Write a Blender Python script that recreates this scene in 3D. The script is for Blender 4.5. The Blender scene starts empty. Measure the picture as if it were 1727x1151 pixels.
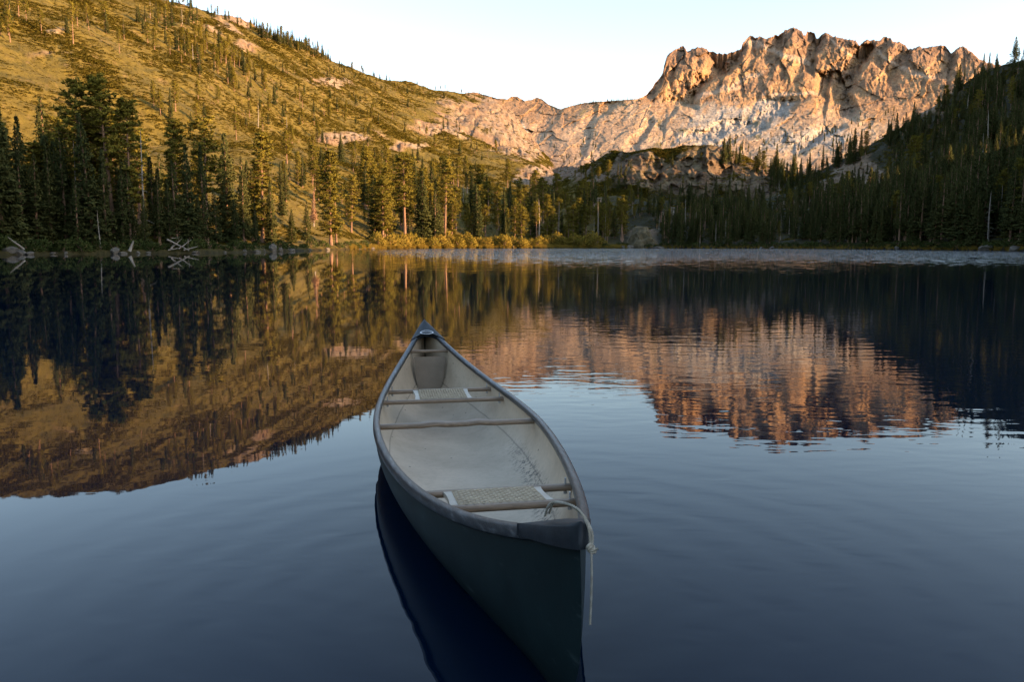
import bpy, math, random, re
import numpy as np
random.seed(7); rng = np.random.default_rng(7)
sc = bpy.context.scene
COL = sc.collection
R = math.radians

# ------------------------------------------------------------------ camera, sky, sun, exposure
F, HOR, HC = 1336.6, 413.75, 1.159          # focal length and horizon row in pixels of a 1727 px wide frame; eye height
CXP, CYP = 863.5, 575.5
PITCH = math.atan((CYP - HOR) / F)
SUN_AZ, SUN_EL = 111.0, 14.0                # degrees clockwise from the view direction (+Y), and above the horizon
cam = bpy.data.objects.new('camera', bpy.data.cameras.new('camera'))
COL.objects.link(cam); sc.camera = cam
cam.location = (0, 0, HC); cam.rotation_euler = (math.pi / 2 - PITCH, 0, 0)
cam.data.sensor_width = 36; cam.data.lens = F / 1727 * 36
cam.data.clip_start = 0.05; cam.data.clip_end = 20000
world = bpy.data.worlds.new('World'); sc.world = world; world.use_nodes = True
wn = world.node_tree; bg = wn.nodes['Background']
sky = wn.nodes.new('ShaderNodeTexSky'); sky.sky_type = 'NISHITA'; sky.sun_disc = False
sky.sun_elevation = R(SUN_EL); sky.sun_rotation = R(SUN_AZ); sky.altitude = 800
sky.air_density = 1.0; sky.dust_density = 1.6; sky.ozone_density = 0.0
wn.links.new(sky.outputs[0], bg.inputs[0]); bg.inputs[1].default_value = 0.15
sun = bpy.data.objects.new('sun', bpy.data.lights.new('sun', 'SUN')); COL.objects.link(sun)
sun.data.energy = 5.0; sun.data.angle = R(0.5); sun.data.color = (1.0, 0.60, 0.30)
sun.rotation_euler = (math.pi / 2 - R(SUN_EL), 0, math.pi - R(SUN_AZ))
sc.view_settings.view_transform = 'Standard'; sc.view_settings.look = 'None'
sc.view_settings.gamma = 1; sc.view_settings.exposure = 1.7
sc.cycles.max_bounces = 6; sc.cycles.diffuse_bounces = 2; sc.cycles.glossy_bounces = 3
sc.cycles.transmission_bounces = 2; sc.cycles.caustics_reflective = False; sc.cycles.caustics_refractive = False
sc.cycles.use_denoising = True

# ------------------------------------------------------------------ helpers
def ray(px, row):                            # pixel -> azimuth (rad, clockwise from +Y), tan(elevation)
    px = np.asarray(px, float); v = CYP - np.asarray(row, float); X = px - CXP
    Y = F * math.cos(PITCH) + v * math.sin(PITCH); Z = -F * math.sin(PITCH) + v * math.cos(PITCH)
    return np.arctan2(X, Y), Z / np.hypot(X, Y)
def pixel(P):
    P = np.asarray(P, float); x, y, z = P[..., 0], P[..., 1], P[..., 2] - HC
    d = y * math.cos(PITCH) - z * math.sin(PITCH); u = y * math.sin(PITCH) + z * math.cos(PITCH)
    d = np.where(d > 0.1, d, np.nan)
    return CXP + F * x / d, CYP - F * u / d
_perm = np.random.default_rng(3).permutation(256).astype(np.int32); _perm = np.concatenate([_perm, _perm, _perm])
_g = np.random.default_rng(4).normal(size=(256, 3)); _g = (_g / np.linalg.norm(_g, axis=1)[:, None] * 1.4).astype(np.float32)
def pnoise(x, y, z=0.0):
    x, y, z = np.broadcast_arrays(np.asarray(x, np.float32), np.asarray(y, np.float32), np.asarray(z, np.float32))
    xi, yi, zi = np.floor(x), np.floor(y), np.floor(z); fx, fy, fz = x - xi, y - yi, z - zi
    xi = xi.astype(np.int32) & 255; yi = yi.astype(np.int32) & 255; zi = zi.astype(np.int32) & 255
    fade = lambda t: t * t * t * (t * (t * 6 - 15) + 10)
    u, v, w = fade(fx), fade(fy), fade(fz); out = 0
    for dx in (0, 1):
        wx = u if dx else 1 - u; a = _perm[xi + dx]
        for dy in (0, 1):
            wy = v if dy else 1 - v; b = _perm[a + yi + dy]
            for dz in (0, 1):
                wz = w if dz else 1 - w; g = _g[_perm[b + zi + dz]]
                out = out + wx * wy * wz * (g[..., 0] * (fx - dx) + g[..., 1] * (fy - dy) + g[..., 2] * (fz - dz))
    return out
def fbm(x, y, z=0.0, o=5, gain=0.5, lac=2.03):
    s, a = 0, 1.0
    for k in range(o):
        s = s + a * pnoise(x + 17.3 * k, y - 9.1 * k, z + 5.7 * k); x, y, z = x * lac, y * lac, np.asarray(z) * lac; a *= gain
    return s
def ridged(x, y, z=0.0, o=5, gain=0.5, lac=2.1):
    s, a = 0, 1.0
    for k in range(o):
        s = s + a * (1 - 2 * np.abs(pnoise(x + 31.3 * k, y + 3.1 * k, z + 7.7 * k))); x, y, z = x * lac, y * lac, np.asarray(z) * lac; a *= gain
    return s
def facets(x, y, cell, asp, seed, tilt=1.0, step=0.5):   # broken planes: every cell is a tilted flat piece at its own depth
    u = np.asarray(x, float) / cell; v = np.asarray(y, float) / (cell * asp); iu, iv = np.floor(u).astype(int), np.floor(v).astype(int)
    tab = np.random.default_rng(seed).random((64, 64, 5)); best = np.full(u.shape, 9e9); out = np.zeros(u.shape)
    for a in (-1, 0, 1):
        for b in (-1, 0, 1):
            q = tab[(iu + a) % 64, (iv + b) % 64]; dx = u - (iu + a + q[..., 0]); dy = v - (iv + b + q[..., 1]); d = dx * dx + dy * dy
            val = step * (q[..., 2] - .5) + tilt * (dx * (q[..., 3] - .5) * 2 + dy * (q[..., 4] - .5) * 1.4); m = d < best; out = np.where(m, val, out); best = np.where(m, d, best)
    return out
def sstep(a, b, x):
    t = np.clip((np.asarray(x, float) - a) / (b - a), 0, 1); return t * t * (3 - 2 * t)
def inpoly(px, py, poly):
    px = np.asarray(px, float); py = np.asarray(py, float); c = np.zeros(px.shape, bool); n = len(poly)
    for i in range(n):
        (x1, y1), (x2, y2) = poly[i], poly[i - 1]
        if y1 == y2: continue
        c ^= ((y1 > py) != (y2 > py)) & (px < (x2 - x1) * (py - y1) / (y2 - y1) + x1)
    return c

def link(o, parent=None):
    COL.objects.link(o)
    if parent is not None: o.parent = parent
    return o
def tag(o, label=None, cat=None, group=None, kind=None):
    for k, v in (('label', label), ('category', cat), ('group', group), ('kind', kind)):
        if v: o[k] = v
    return o
def empty(name, loc=(0, 0, 0), rz=0.0):
    o = bpy.data.objects.new(name, None); o.empty_display_size = 0.1
    o.location = loc; o.rotation_euler = (0, 0, rz); COL.objects.link(o); return o
def meshdata(name, V, Fc, mats=(), smooth=False, midx=None):
    m = bpy.data.meshes.new(name); V = np.asarray(V, np.float32)
    if isinstance(Fc, np.ndarray):
        n = Fc.shape[1]
        m.vertices.add(len(V)); m.vertices.foreach_set('co', V.ravel())
        m.loops.add(Fc.size); m.loops.foreach_set('vertex_index', Fc.astype(np.int32).ravel())
        m.polygons.add(len(Fc)); m.polygons.foreach_set('loop_start', np.arange(0, Fc.size, n, dtype=np.int32))
        m.update(calc_edges=True)
    else:
        m.from_pydata([tuple(map(float, v)) for v in V], [], [tuple(int(i) for i in f) for f in Fc]); m.update()
    for q in mats: m.materials.append(q)
    if midx is not None: m.polygons.foreach_set('material_index', np.asarray(midx, np.int32))
    m.polygons.foreach_set('use_smooth', np.full(len(m.polygons), bool(smooth)))
    return m
def leafmesh(name, V, Fc, mats, up=0.35, rnd=0.35, midx=None, n0=0):
    # leaf faces wound outward; their shading normals follow the outside of the crown, each a little astray
    V = np.asarray(V, float); Fc = np.asarray(Fc).copy(); r_ = np.random.default_rng(len(V))
    C_ = V[Fc].mean(1); O_ = C_.copy(); O_[:, 2] = 0; O_ = O_ / (np.linalg.norm(O_, axis=1)[:, None] + 1e-6); O_[:, 2] = up
    G_ = np.cross(V[Fc[:, 1]] - V[Fc[:, 0]], V[Fc[:, 2]] - V[Fc[:, 0]]); fl = (G_ * O_).sum(1) < 0; Fc[fl] = Fc[fl][:, [0, 2, 1]]
    G_[fl] *= -1; G_ = G_ / (np.linalg.norm(G_, axis=1)[:, None] + 1e-9); Nf = O_ + 0.55 * G_ + r_.normal(0, rnd, O_.shape); Nf /= np.linalg.norm(Nf, axis=1)[:, None]
    V2 = V[Fc].reshape(-1, 3); m = meshdata(name, V2, np.arange(len(V2)).reshape(-1, 3), mats, True)
    m.normals_split_custom_set_from_vertices(np.repeat(Nf, 3, 0).astype(np.float32)); return m, Nf
def obj(name, V, Fc, mat, parent=None, smooth=False):
    return link(bpy.data.objects.new(name, meshdata(name, V, Fc, (mat,), smooth)), parent)
def setcol(m, name, C):
    a = m.color_attributes.new(name, 'FLOAT_COLOR', 'POINT')
    C = np.asarray(C, np.float32); C = np.concatenate([C, np.ones((len(C), 1), np.float32)], 1); a.data.foreach_set('color', C.ravel())
def gridfaces(nr, nc, wrap=False):
    i = np.arange(nr - 1)[:, None]; j = np.arange(nc if wrap else nc - 1)[None, :]; k = (j + 1) % nc
    return np.stack(np.broadcast_arrays(i * nc + j, i * nc + k, (i + 1) * nc + k, (i + 1) * nc + j), -1).reshape(-1, 4)
class MB:
    def __init__(s): s.V, s.F = [], []
    def add(s, V, Fc):
        o = len(s.V); s.V += [tuple(v) for v in V]; s.F += [tuple(o + int(i) for i in f) for f in Fc]
    def tube(s, pts, rad, n=8, cap=True, squash=1.0):
        pts = np.asarray(pts, float); m = len(pts); rad = np.broadcast_to(np.asarray(rad, float), (m,)); V = []
        up = None
        for i in range(m):
            t = pts[min(i + 1, m - 1)] - pts[max(i - 1, 0)]; t = t / (np.linalg.norm(t) + 1e-9)
            if up is None: up = np.array([0, 0, 1.]) if abs(t[2]) < 0.9 else np.array([1., 0, 0])
            a = np.cross(t, up); a /= np.linalg.norm(a) + 1e-9; b = np.cross(a, t); up = b
            for k in range(n):
                q = 2 * math.pi * k / n; V.append(pts[i] + rad[i] * (a * math.cos(q) + b * math.sin(q) * squash))
        Fc = list(map(tuple, gridfaces(m, n, True)))
        if cap: Fc += [tuple(range(n)), tuple(range((m - 1) * n + n - 1, (m - 1) * n - 1, -1))]
        s.add(V, Fc)
    def sweep(s, pts, prof, side, up):       # profile [(a,b)] along pts; side/up: arrays of unit vectors per point
        pts = np.asarray(pts); n = len(prof); V = []
        for i in range(len(pts)):
            for a, b in prof: V.append(pts[i] + side[i] * a + up[i] * b)
        s.add(V, list(map(tuple, gridfaces(len(pts), n, True))) + [tuple(range(n)), tuple(range((len(pts) - 1) * n + n - 1, (len(pts) - 1) * n - 1, -1))])
    def box(s, c, h, bev=0.0, ax=None):
        c = np.asarray(c, float); ax = np.eye(3) if ax is None else np.asarray(ax, float)
        V = []
        for z in (-1, 1):
            for i in range(8):
                sx = (1, 1, -1, -1)[i // 2]; sy = (-1, 1, 1, -1)[i // 2]
                x, y = sx * h[0], sy * h[1]
                nxt = i % 2
                if (i // 2) % 2 == 0: (x, y) = (x - sx * bev, y) if not nxt else (x, y - sy * bev)
                else: (x, y) = (x, y - sy * bev) if not nxt else (x - sx * bev, y)
                V.append(c + ax.T @ np.array([x, y, z * h[2]]))
        # order around: make convex loop by angle
        loc = [(ax @ (v - c))[:2] for v in V[:8]]; order = sorted(range(8), key=lambda i: math.atan2(loc[i][1], loc[i][0]))
        V = [V[i] for i in order] + [V[8 + i] for i in order]
        s.add(V, [tuple(reversed(range(8))), tuple(range(8, 16))] + [(i, (i + 1) % 8, 8 + (i + 1) % 8, 8 + i) for i in range(8)])
    def build(s, name, mat, parent=None, smooth=False):
        return obj(name, np.array(s.V), s.F, mat, parent, smooth)

# ------------------------------------------------------------------ materials
def newmat(name):
    m = bpy.data.materials.new(name); m.use_nodes = True; nt = m.node_tree; return m, nt, nt.nodes['Principled BSDF']
def N(nt, t, **kw):
    n = nt.nodes.new(t)
    for k, v in kw.items():
        if k.startswith('_'): setattr(n, k[1:], v)
        else: n.inputs[k].default_value = v
    return n
def noise(nt, scale, detail=6, rough=0.55, vec=None, dist=0.0):
    n = N(nt, 'ShaderNodeTexNoise', Scale=scale, Detail=detail, Roughness=rough, Distortion=dist)
    if vec is not None: nt.links.new(vec, n.inputs['Vector'])
    return n
def ramp(nt, fac, stops):
    r = nt.nodes.new('ShaderNodeValToRGB'); e = r.color_ramp.elements
    while len(e) < len(stops): e.new(0.5)
    for q, (p, c) in zip(e, stops):
        q.position = p; q.color = (*c, 1) if len(c) == 3 else c
    nt.links.new(fac, r.inputs[0]); return r
def mixc(nt, a, b, fac, mode='MIX'):
    m = nt.nodes.new('ShaderNodeMix'); m.data_type = 'RGBA'; m.blend_type = mode
    for s, v in ((m.inputs['Factor'], fac), (m.inputs['A'], a), (m.inputs['B'], b)):
        if hasattr(v, 'node'): nt.links.new(v, s)
        elif isinstance(v, (int, float)): s.default_value = v
        else: s.default_value = (*v, 1)
    return m.outputs['Result']
def math_(nt, op, a, b=0.0, c=0.0):
    n = nt.nodes.new('ShaderNodeMath'); n.operation = op
    for s, v in zip(n.inputs, (a, b, c)):
        if hasattr(v, 'node'): nt.links.new(v, s)
        else: s.default_value = v
    return n.outputs[0]
def maprange(nt, v, a, b, c=0.0, d=1.0):
    n = N(nt, 'ShaderNodeMapRange', **{'From Min': a, 'From Max': b, 'To Min': c, 'To Max': d}); n.interpolation_type = 'SMOOTHSTEP'
    nt.links.new(v, n.inputs['Value']); return n.outputs[0]
def bump(nt, h, strength, dist, normal=None):
    b = N(nt, 'ShaderNodeBump', Strength=strength, Distance=dist); nt.links.new(h, b.inputs['Height'])
    if normal is not None: nt.links.new(normal, b.inputs['Normal'])
    return b.outputs[0]
def simple(name, stops, scale=8, rough=0.6, bmp=0.0, bscale=None, detail=6, spec=0.4, stretch=None):
    m, nt, p = newmat(name); tc = nt.nodes.new('ShaderNodeTexCoord'); v = tc.outputs['Object']
    if stretch:
        mp = N(nt, 'ShaderNodeMapping', Scale=stretch); nt.links.new(v, mp.inputs[0]); v = mp.outputs[0]
    n = noise(nt, scale, detail, 0.6, v); r = ramp(nt, n.outputs[0], stops); nt.links.new(r.outputs[0], p.inputs['Base Color'])
    p.inputs['Roughness'].default_value = rough; p.inputs['Specular IOR Level'].default_value = spec
    if bmp:
        n2 = noise(nt, bscale or scale * 3, 8, 0.6, v); nt.links.new(bump(nt, n2.outputs[0], 0.6, bmp), p.inputs['Normal'])
    return m
def tinted(name, scale, bdist, bscale, rough=0.9, lo=0.6, hi=1.4):
    m, nt, p = newmat(name); at = nt.nodes.new('ShaderNodeAttribute'); at.attribute_name = 'tint'
    tc = nt.nodes.new('ShaderNodeTexCoord'); v = tc.outputs['Object']
    n = noise(nt, scale, 9, 0.65, v); r = ramp(nt, n.outputs[0], [(0.3, (lo,) * 3), (0.7, (hi,) * 3)])
    nt.links.new(mixc(nt, at.outputs['Color'], r.outputs[0], 1.0, 'MULTIPLY'), p.inputs['Base Color'])
    n2 = noise(nt, bscale, 9, 0.68, v); nt.links.new(bump(nt, n2.outputs[0], 1.0, bdist), p.inputs['Normal'])
    p.inputs['Roughness'].default_value = rough; p.inputs['Specular IOR Level'].default_value = 0.15
    return m
def foliage(name, a, b, trans=0.22, hue=0.3):
    m, nt, p = newmat(name); oi = nt.nodes.new('ShaderNodeObjectInfo'); gi = nt.nodes.new('ShaderNodeNewGeometry')
    tc = nt.nodes.new('ShaderNodeTexCoord'); n = noise(nt, 0.9, 4, 0.6, tc.outputs['Object'])
    f = math_(nt, 'ADD', math_(nt, 'MULTIPLY', oi.outputs['Random'], hue), math_(nt, 'MULTIPLY', gi.outputs['Random Per Island'], 0.45))
    f = math_(nt, 'ADD', f, math_(nt, 'MULTIPLY', n.outputs[0], 0.5)); f = math_(nt, 'SUBTRACT', f, 0.12)
    c = mixc(nt, a, b, f); out = nt.nodes['Material Output']; nt.nodes.remove(p)
    d = nt.nodes.new('ShaderNodeBsdfDiffuse'); t = nt.nodes.new('ShaderNodeBsdfTranslucent'); mx = nt.nodes.new('ShaderNodeMixShader')
    mx.inputs[0].default_value = trans
    nt.links.new(c, d.inputs[0]); nt.links.new(c, t.inputs[0]); nt.links.new(d.outputs[0], mx.inputs[1]); nt.links.new(t.outputs[0], mx.inputs[2])
    nt.links.new(mx.outputs[0], out.inputs[0]); return m
M = {}
M['fir'] = foliage('fir_needles_shaded', (0.024, 0.038, 0.017), (0.112, 0.110, 0.036))  # darker than pine so the shaded right forest is dark in colour too
M['pine'] = foliage('pine_needles_sunlit', (0.066, 0.074, 0.016), (0.260, 0.205, 0.036))  # sunlight put into the colour: brightened for the golden belt
M['brush'] = foliage('brush_leaves', (0.085, 0.072, 0.011), (0.172, 0.128, 0.022), 0.3)
M['willow'] = foliage('willow_leaves', (0.13, 0.125, 0.018), (0.30, 0.20, 0.045), 0.35)
M['shaded_bush'] = foliage('shaded_bush_leaves', (0.022, 0.036, 0.012), (0.085, 0.098, 0.028))  # shade put into the leaf colour for bushes on the shaded shores
M['dead'] = simple('dead_needles', [(0.3, (0.20, 0.10, 0.055)), (0.7, (0.36, 0.22, 0.13))], 2, 0.9)
M['bark'] = simple('conifer_bark', [(0.3, (0.11, 0.065, 0.04)), (0.7, (0.30, 0.17, 0.10))], 1.2, 0.9, 0.05, 3, stretch=(3, 3, 0.5))
M['snag'] = simple('bleached_wood', [(0.3, (0.17, 0.14, 0.11)), (0.7, (0.36, 0.31, 0.25))], 1.5, 0.85, 0.02, 6, stretch=(4, 4, 0.6))
M['boulder'] = simple('shore_granite', [(0.25, (0.055, 0.047, 0.035)), (0.55, (0.13, 0.11, 0.085)), (0.8, (0.27, 0.235, 0.19))], 1.3, 0.9, 0.06, 4)
M['land'] = tinted('hillside_ground', 0.22, 0.5, 0.5, lo=0.62, hi=1.4)
M['mountain'] = tinted('mountain_rock', 0.06, 8.0, 0.07, lo=0.6, hi=1.4)

# ------------------------------------------------------------------ near terrain: shore, left hill, knolls, right hill (polar height field)
def zr(row, d, px): return HC + ray(px, row)[1] * d
COLS = [  # px, shore distance, then (row, distance) up to the skyline of this terrain
 (-520, 60, (330, 120), (140, 330), (-120, 560)), (-150, 100, (390, 130), (240, 270), (-70, 560)),
 (0, 112, (398, 140), (245, 290), (-38, 640)), (150, 118, (398, 150), (240, 335), (-30, 780)), (250, 122, (398, 158), (236, 370), (-12, 880)),
 (330, 126, (398, 168), (234, 410), (4, 930)), (400, 134, (398, 182), (236, 470), (32, 980)), (440, 140, (398, 190), (238, 500), (47, 1010)),
 (520, 175, (397, 232), (244, 570), (80, 1080)), (560, 195, (396, 250), (248, 610), (98, 1120)), (620, 245, (395, 295), (254, 660), (121, 1180)),
 (700, 300, (395, 345), (264, 740), (143, 1300)), (780, 325, (395, 372), (277, 800), (155, 1450)), (845, 340, (395, 390), (286, 820), (168, 1550)),
 (890, 345, (395, 400), (300, 800), (224, 1350)), (935, 350, (395, 405), (312, 760), (284, 1100)), (1000, 350, (395, 405), (318, 610), (272, 780)),
 (1060, 345, (395, 400), (324, 590), (254, 665)), (1130, 335, (395, 385), (328, 590), (249, 655)), (1200, 320, (395, 370), (326, 590), (252, 660)),
 (1290, 305, (395, 352), (332, 560), (282, 690)), (1340, 280, (396, 330), (325, 520), (292, 700)), (1400, 265, (396, 310), (330, 500), (272, 640)),
 (1450, 255, (396, 300), (325, 490), (254, 620)), (1500, 245, (392, 285), (305, 450), (228, 620)), (1560, 230, (388, 270), (292, 435), (186, 612)),
 (1650, 210, (382, 245), (272, 390), (118, 594)), (1727, 190, (376, 225), (252, 360), (84, 570)), (1850, 170, (370, 200), (195, 330), (40, 540))]
ctl = []
for c in COLS:
    px, sd = c[0], c[1]; a = float(ray(px, 400)[0]); row = [a, sd]
    for r_, d_ in c[2:]: row += [d_, zr(r_, d_, px)]
    ctl.append(row)
for azd, sd, pts in [  # outside the frame: an open saddle to the right, a spur behind it, both shaped for their shade, low ground behind the camera
    (41, 150, ((190, 30), (350, 50), (500, 150))), (46, 140, ((180, 30), (330, 50), (450, 110))), (58, 120, ((160, 30), (300, 56), (460, 95))),
    (69, 90, ((120, 10), (220, 38), (330, 58))), (78, 60, ((95, 12), (165, 64), (260, 82))), (87, 45, ((80, 20), (160, 76), (260, 105))), (96, 40, ((75, 25), (155, 94), (260, 126))),
    (115, 30, ((70, 20), (150, 72), (260, 110))), (150, 10, ((50, 8), (130, 30), (260, 60))), (180, 6, ((40, 4), (120, 16), (300, 40))),
    (-150, 8, ((50, 5), (140, 20), (300, 50))), (-110, 15, ((60, 10), (180, 50), (400, 120))), (-75, 30, ((80, 14), (240, 80), (480, 190)))]:
    ctl.append([R(azd), sd] + [q for d_, z_ in pts for q in (d_, z_)])
ctl = np.array(sorted(ctl)); ctl = np.concatenate([ctl[-1:] - np.eye(1, ctl.shape[1]) * 2 * math.pi, ctl, ctl[:1] + np.eye(1, ctl.shape[1]) * 2 * math.pi])
AZ = np.concatenate([np.radians(np.arange(-180, -52, 1.2)), np.radians(np.arange(-52, -37, 0.2)), np.radians(np.arange(-37, 37.01, 0.075)), np.radians(np.arange(38, 180, 1.2))])
K = np.stack([np.interp(AZ, ctl[:, 0], ctl[:, k]) for k in range(ctl.shape[1])], 1)
# soften the columns a little so that control azimuths do not show as creases
ker = np.hanning(19); ker /= ker.sum(); Ks = K.copy()
for k in range(1, K.shape[1]): Ks[:, k] = np.convolve(np.pad(K[:, k], 9, mode='wrap'), ker, 'valid')
inf_ = (AZ > R(-36)) & (AZ < R(36)); K = np.where(inf_[:, None], Ks, K)
TT = np.concatenate([[-0.30, -0.12, -0.04], np.linspace(0, 1, 40)[:-1] ** 1.0, 1 + np.linspace(0, 1, 70)[:-1], 2 + np.linspace(0, 1, 105), [3.08, 3.2, 3.5, 4.0]])
D0, D1, Z1, D2, Z2, D3, Z3 = (K[:, k][None, :] for k in range(1, 8)); T = TT[:, None]
Dm = np.where(T < 0, D0 * (1 + T * 0.5), np.where(T < 1, D0 + (D1 - D0) * T, np.where(T < 2, D1 + (D2 - D1) * (T - 1), np.where(T <= 3, D2 + (D3 - D2) * (T - 2), D3 + (T - 3) * 350))))
S0 = 0.3 + 0 * Z1; S1 = Z1
Zm = np.where(T < 0, T * 8, np.where(T < 1, Z1 * (0.12 * np.minimum(1, T * 12) + 0.88 * T ** 1.15), np.where(T < 2, Z1 + (Z2 - Z1) * (T - 1), np.where(T <= 3, Z2 + (Z3 - Z2) * (T - 2), Z3 - (T - 3) * 160))))
sa, ca = np.sin(AZ)[None, :], np.cos(AZ)[None, :]
wob = 1 + 0.02 * pnoise(AZ * 60, 3.1)[None, :] * np.exp(-np.maximum(T, 0) * 2) + 0.012 * pnoise(AZ * 190, 9.1)[None, :] * np.exp(-np.maximum(T, 0) * 4)
Dm = Dm * wob
X, Y = Dm * sa, Dm * ca
PXm, ROWm = pixel(np.stack([X, Y, Zm], -1)); PXm = np.nan_to_num(PXm, nan=-9999.); ROWm = np.nan_to_num(ROWm, nan=-9999.)
def blobs(L, px=None, row=None):
    px = PXm if px is None else px; row = ROWm if row is None else row; s = 0
    for (x, y, rx, ry, w) in L: s = np.maximum(s, w * np.exp(-((px - x) / rx) ** 2 - ((row - y) / ry) ** 2))
    return s
rockmask = blobs([(1090, 285, 60, 32, 1.3), (1180, 285, 90, 36, 1.3), (1270, 300, 55, 26, 1.2), (1455, 292, 50, 24, 1.2), (1410, 310, 40, 16, .9), (1335, 345, 36, 10, 1.1),
    (1085, 395, 28, 22, 1.2), (800, 200, 75, 36, 1.0), (860, 215, 50, 50, 1.2), (740, 215, 60, 13, .95), (590, 232, 62, 14, .95), (690, 250, 45, 10, .9), (555, 138, 45, 16, .85), (390, 40, 60, 22, .8), (420, 78, 40, 14, .7),
    (900, 300, 45, 12, 1.0), (1000, 300, 40, 20, .8), (930, 290, 60, 14, 1.0), (75, 60, 45, 8, .7), (100, 88, 60, 6, .6), (290, 250, 12, 8, .7), (700, 330, 14, 10, .7), (1180, 345, 40, 10, .9), (1130, 365, 30, 10, .8), (1010, 345, 22, 14, .9),
    (1570, 190, 40, 12, .7), (1600, 160, 30, 10, .6), (960, 285, 30, 12, 1.0), (850, 185, 75, 40, 1.2), (890, 235, 34, 42, 1.2), (780, 178, 60, 18, .8)])
fade = sstep(0.0, 1.2, T); inview = sstep(-53, -50, np.degrees(AZ)) * (1 - sstep(34, 37, np.degrees(AZ))) ; inview = inview[None, :]
n1 = fbm(X / 90, Y / 90, 0.3, 4); n2 = fbm(X / 16, Y / 16, 1.7, 4)
rk = np.clip(rockmask + 0.35 * fbm(X / 30, Y / 30, 4.4, 4) * (rockmask > 0.12), 0, 1.2); rk = sstep(0.35, 0.75, rk)
Zm = Zm + fade * (n1 * 7.0 + n2 * 1.3) * np.where(T > 3, 0.4, 1) * (0.35 + 0.65 * inview)
skyfix = sstep(2.75, 3.0, T)
cr = ridged(X / 34, Y / 50, Zm / 22, 5, 0.55) - 0.9
push = rk * (cr * 5.0 + 9 * facets(PXm, ROWm, 22, 1.1, 31) + 4.5 * facets(PXm, ROWm, 9, 1.1, 32)) * fade
X = X - push * sa; Y = Y - push * ca; Zm = Zm + rk * fade * fbm(X / 9, Y / 9, Zm / 9, 4) * 1.6
PXm, ROWm = pixel(np.stack([X, Y, Zm], -1)); PXm = np.nan_to_num(PXm, nan=-9999.); ROWm = np.nan_to_num(ROWm, nan=-9999.)
# ground colours
g1 = fbm(X / 45, Y / 45, 8.1, 4)[..., None]; g2 = fbm(X / 9, Y / 14, Zm / 9, 4)[..., None]; g3 = fbm(X / 3.0, Y / 5.0, Zm / 3, 3)[..., None]
brush = np.array([0.150, 0.113, 0.020]); brush2 = np.array([0.205, 0.150, 0.026]); soil = np.array([0.26, 0.165, 0.085]); dark = np.array([0.05, 0.052, 0.014])
C = brush + (brush2 - brush) * np.clip(0.5 + 0.9 * g1 + 0.6 * g3, 0, 1)
C = C + (soil - C) * np.clip(0.9 * g2 + 0.55 * g3 - 0.48 + 0.25 * np.clip((800 - np.abs(PXm - 620)) / 800, 0, 1)[..., None] * (ROWm < 200)[..., None], 0, 0.85)
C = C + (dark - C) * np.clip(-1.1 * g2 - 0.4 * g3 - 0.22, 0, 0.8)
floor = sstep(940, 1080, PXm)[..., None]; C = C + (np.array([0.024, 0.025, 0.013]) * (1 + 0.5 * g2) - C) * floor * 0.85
warm = np.array([0.30, 0.185, 0.11]); pale = np.array([0.37, 0.285, 0.205]); olive = np.array([0.17, 0.14, 0.075])
RC = warm + (pale - warm) * np.clip(0.5 + 1.0 * g1 + 0.5 * g3, 0, 1)
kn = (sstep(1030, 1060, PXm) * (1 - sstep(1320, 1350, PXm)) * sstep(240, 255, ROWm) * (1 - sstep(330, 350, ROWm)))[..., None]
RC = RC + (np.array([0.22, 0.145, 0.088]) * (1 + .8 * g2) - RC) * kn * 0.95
RC = RC + (olive - RC) * np.clip(0.8 * g2 + 0.25, 0, 0.75) * (0.35 + 0.65 * kn)
C = C + (RC - C) * rk[..., None]
wet = (1 - sstep(0.15, 0.9, Zm))[..., None]; C = C * (1 - 0.55 * wet)
NR, NC = X.shape
GF = gridfaces(NR, NC, True)[:, ::-1]
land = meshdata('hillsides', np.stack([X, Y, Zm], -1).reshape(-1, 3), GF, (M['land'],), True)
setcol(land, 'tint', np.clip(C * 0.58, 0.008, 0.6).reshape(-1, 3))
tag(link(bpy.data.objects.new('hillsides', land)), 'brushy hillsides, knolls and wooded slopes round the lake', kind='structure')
# lookup: a pixel's ray to the first terrain point it meets
TE = (Zm - HC) / np.hypot(X, Y); VR = np.where((TT >= 0) & (TT <= 3))[0]
TEc = np.maximum.accumulate(TE[VR], 0)
def on_land(px, row):
    a, te = ray(px, row); i = int(np.clip(np.searchsorted(AZ, float(a)), 0, NC - 1)); j = int(np.searchsorted(TEc[:, i], float(te)))
    if j >= len(VR): return None
    k = VR[j]; return np.array([X[k, i], Y[k, i], Zm[k, i]])

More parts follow.
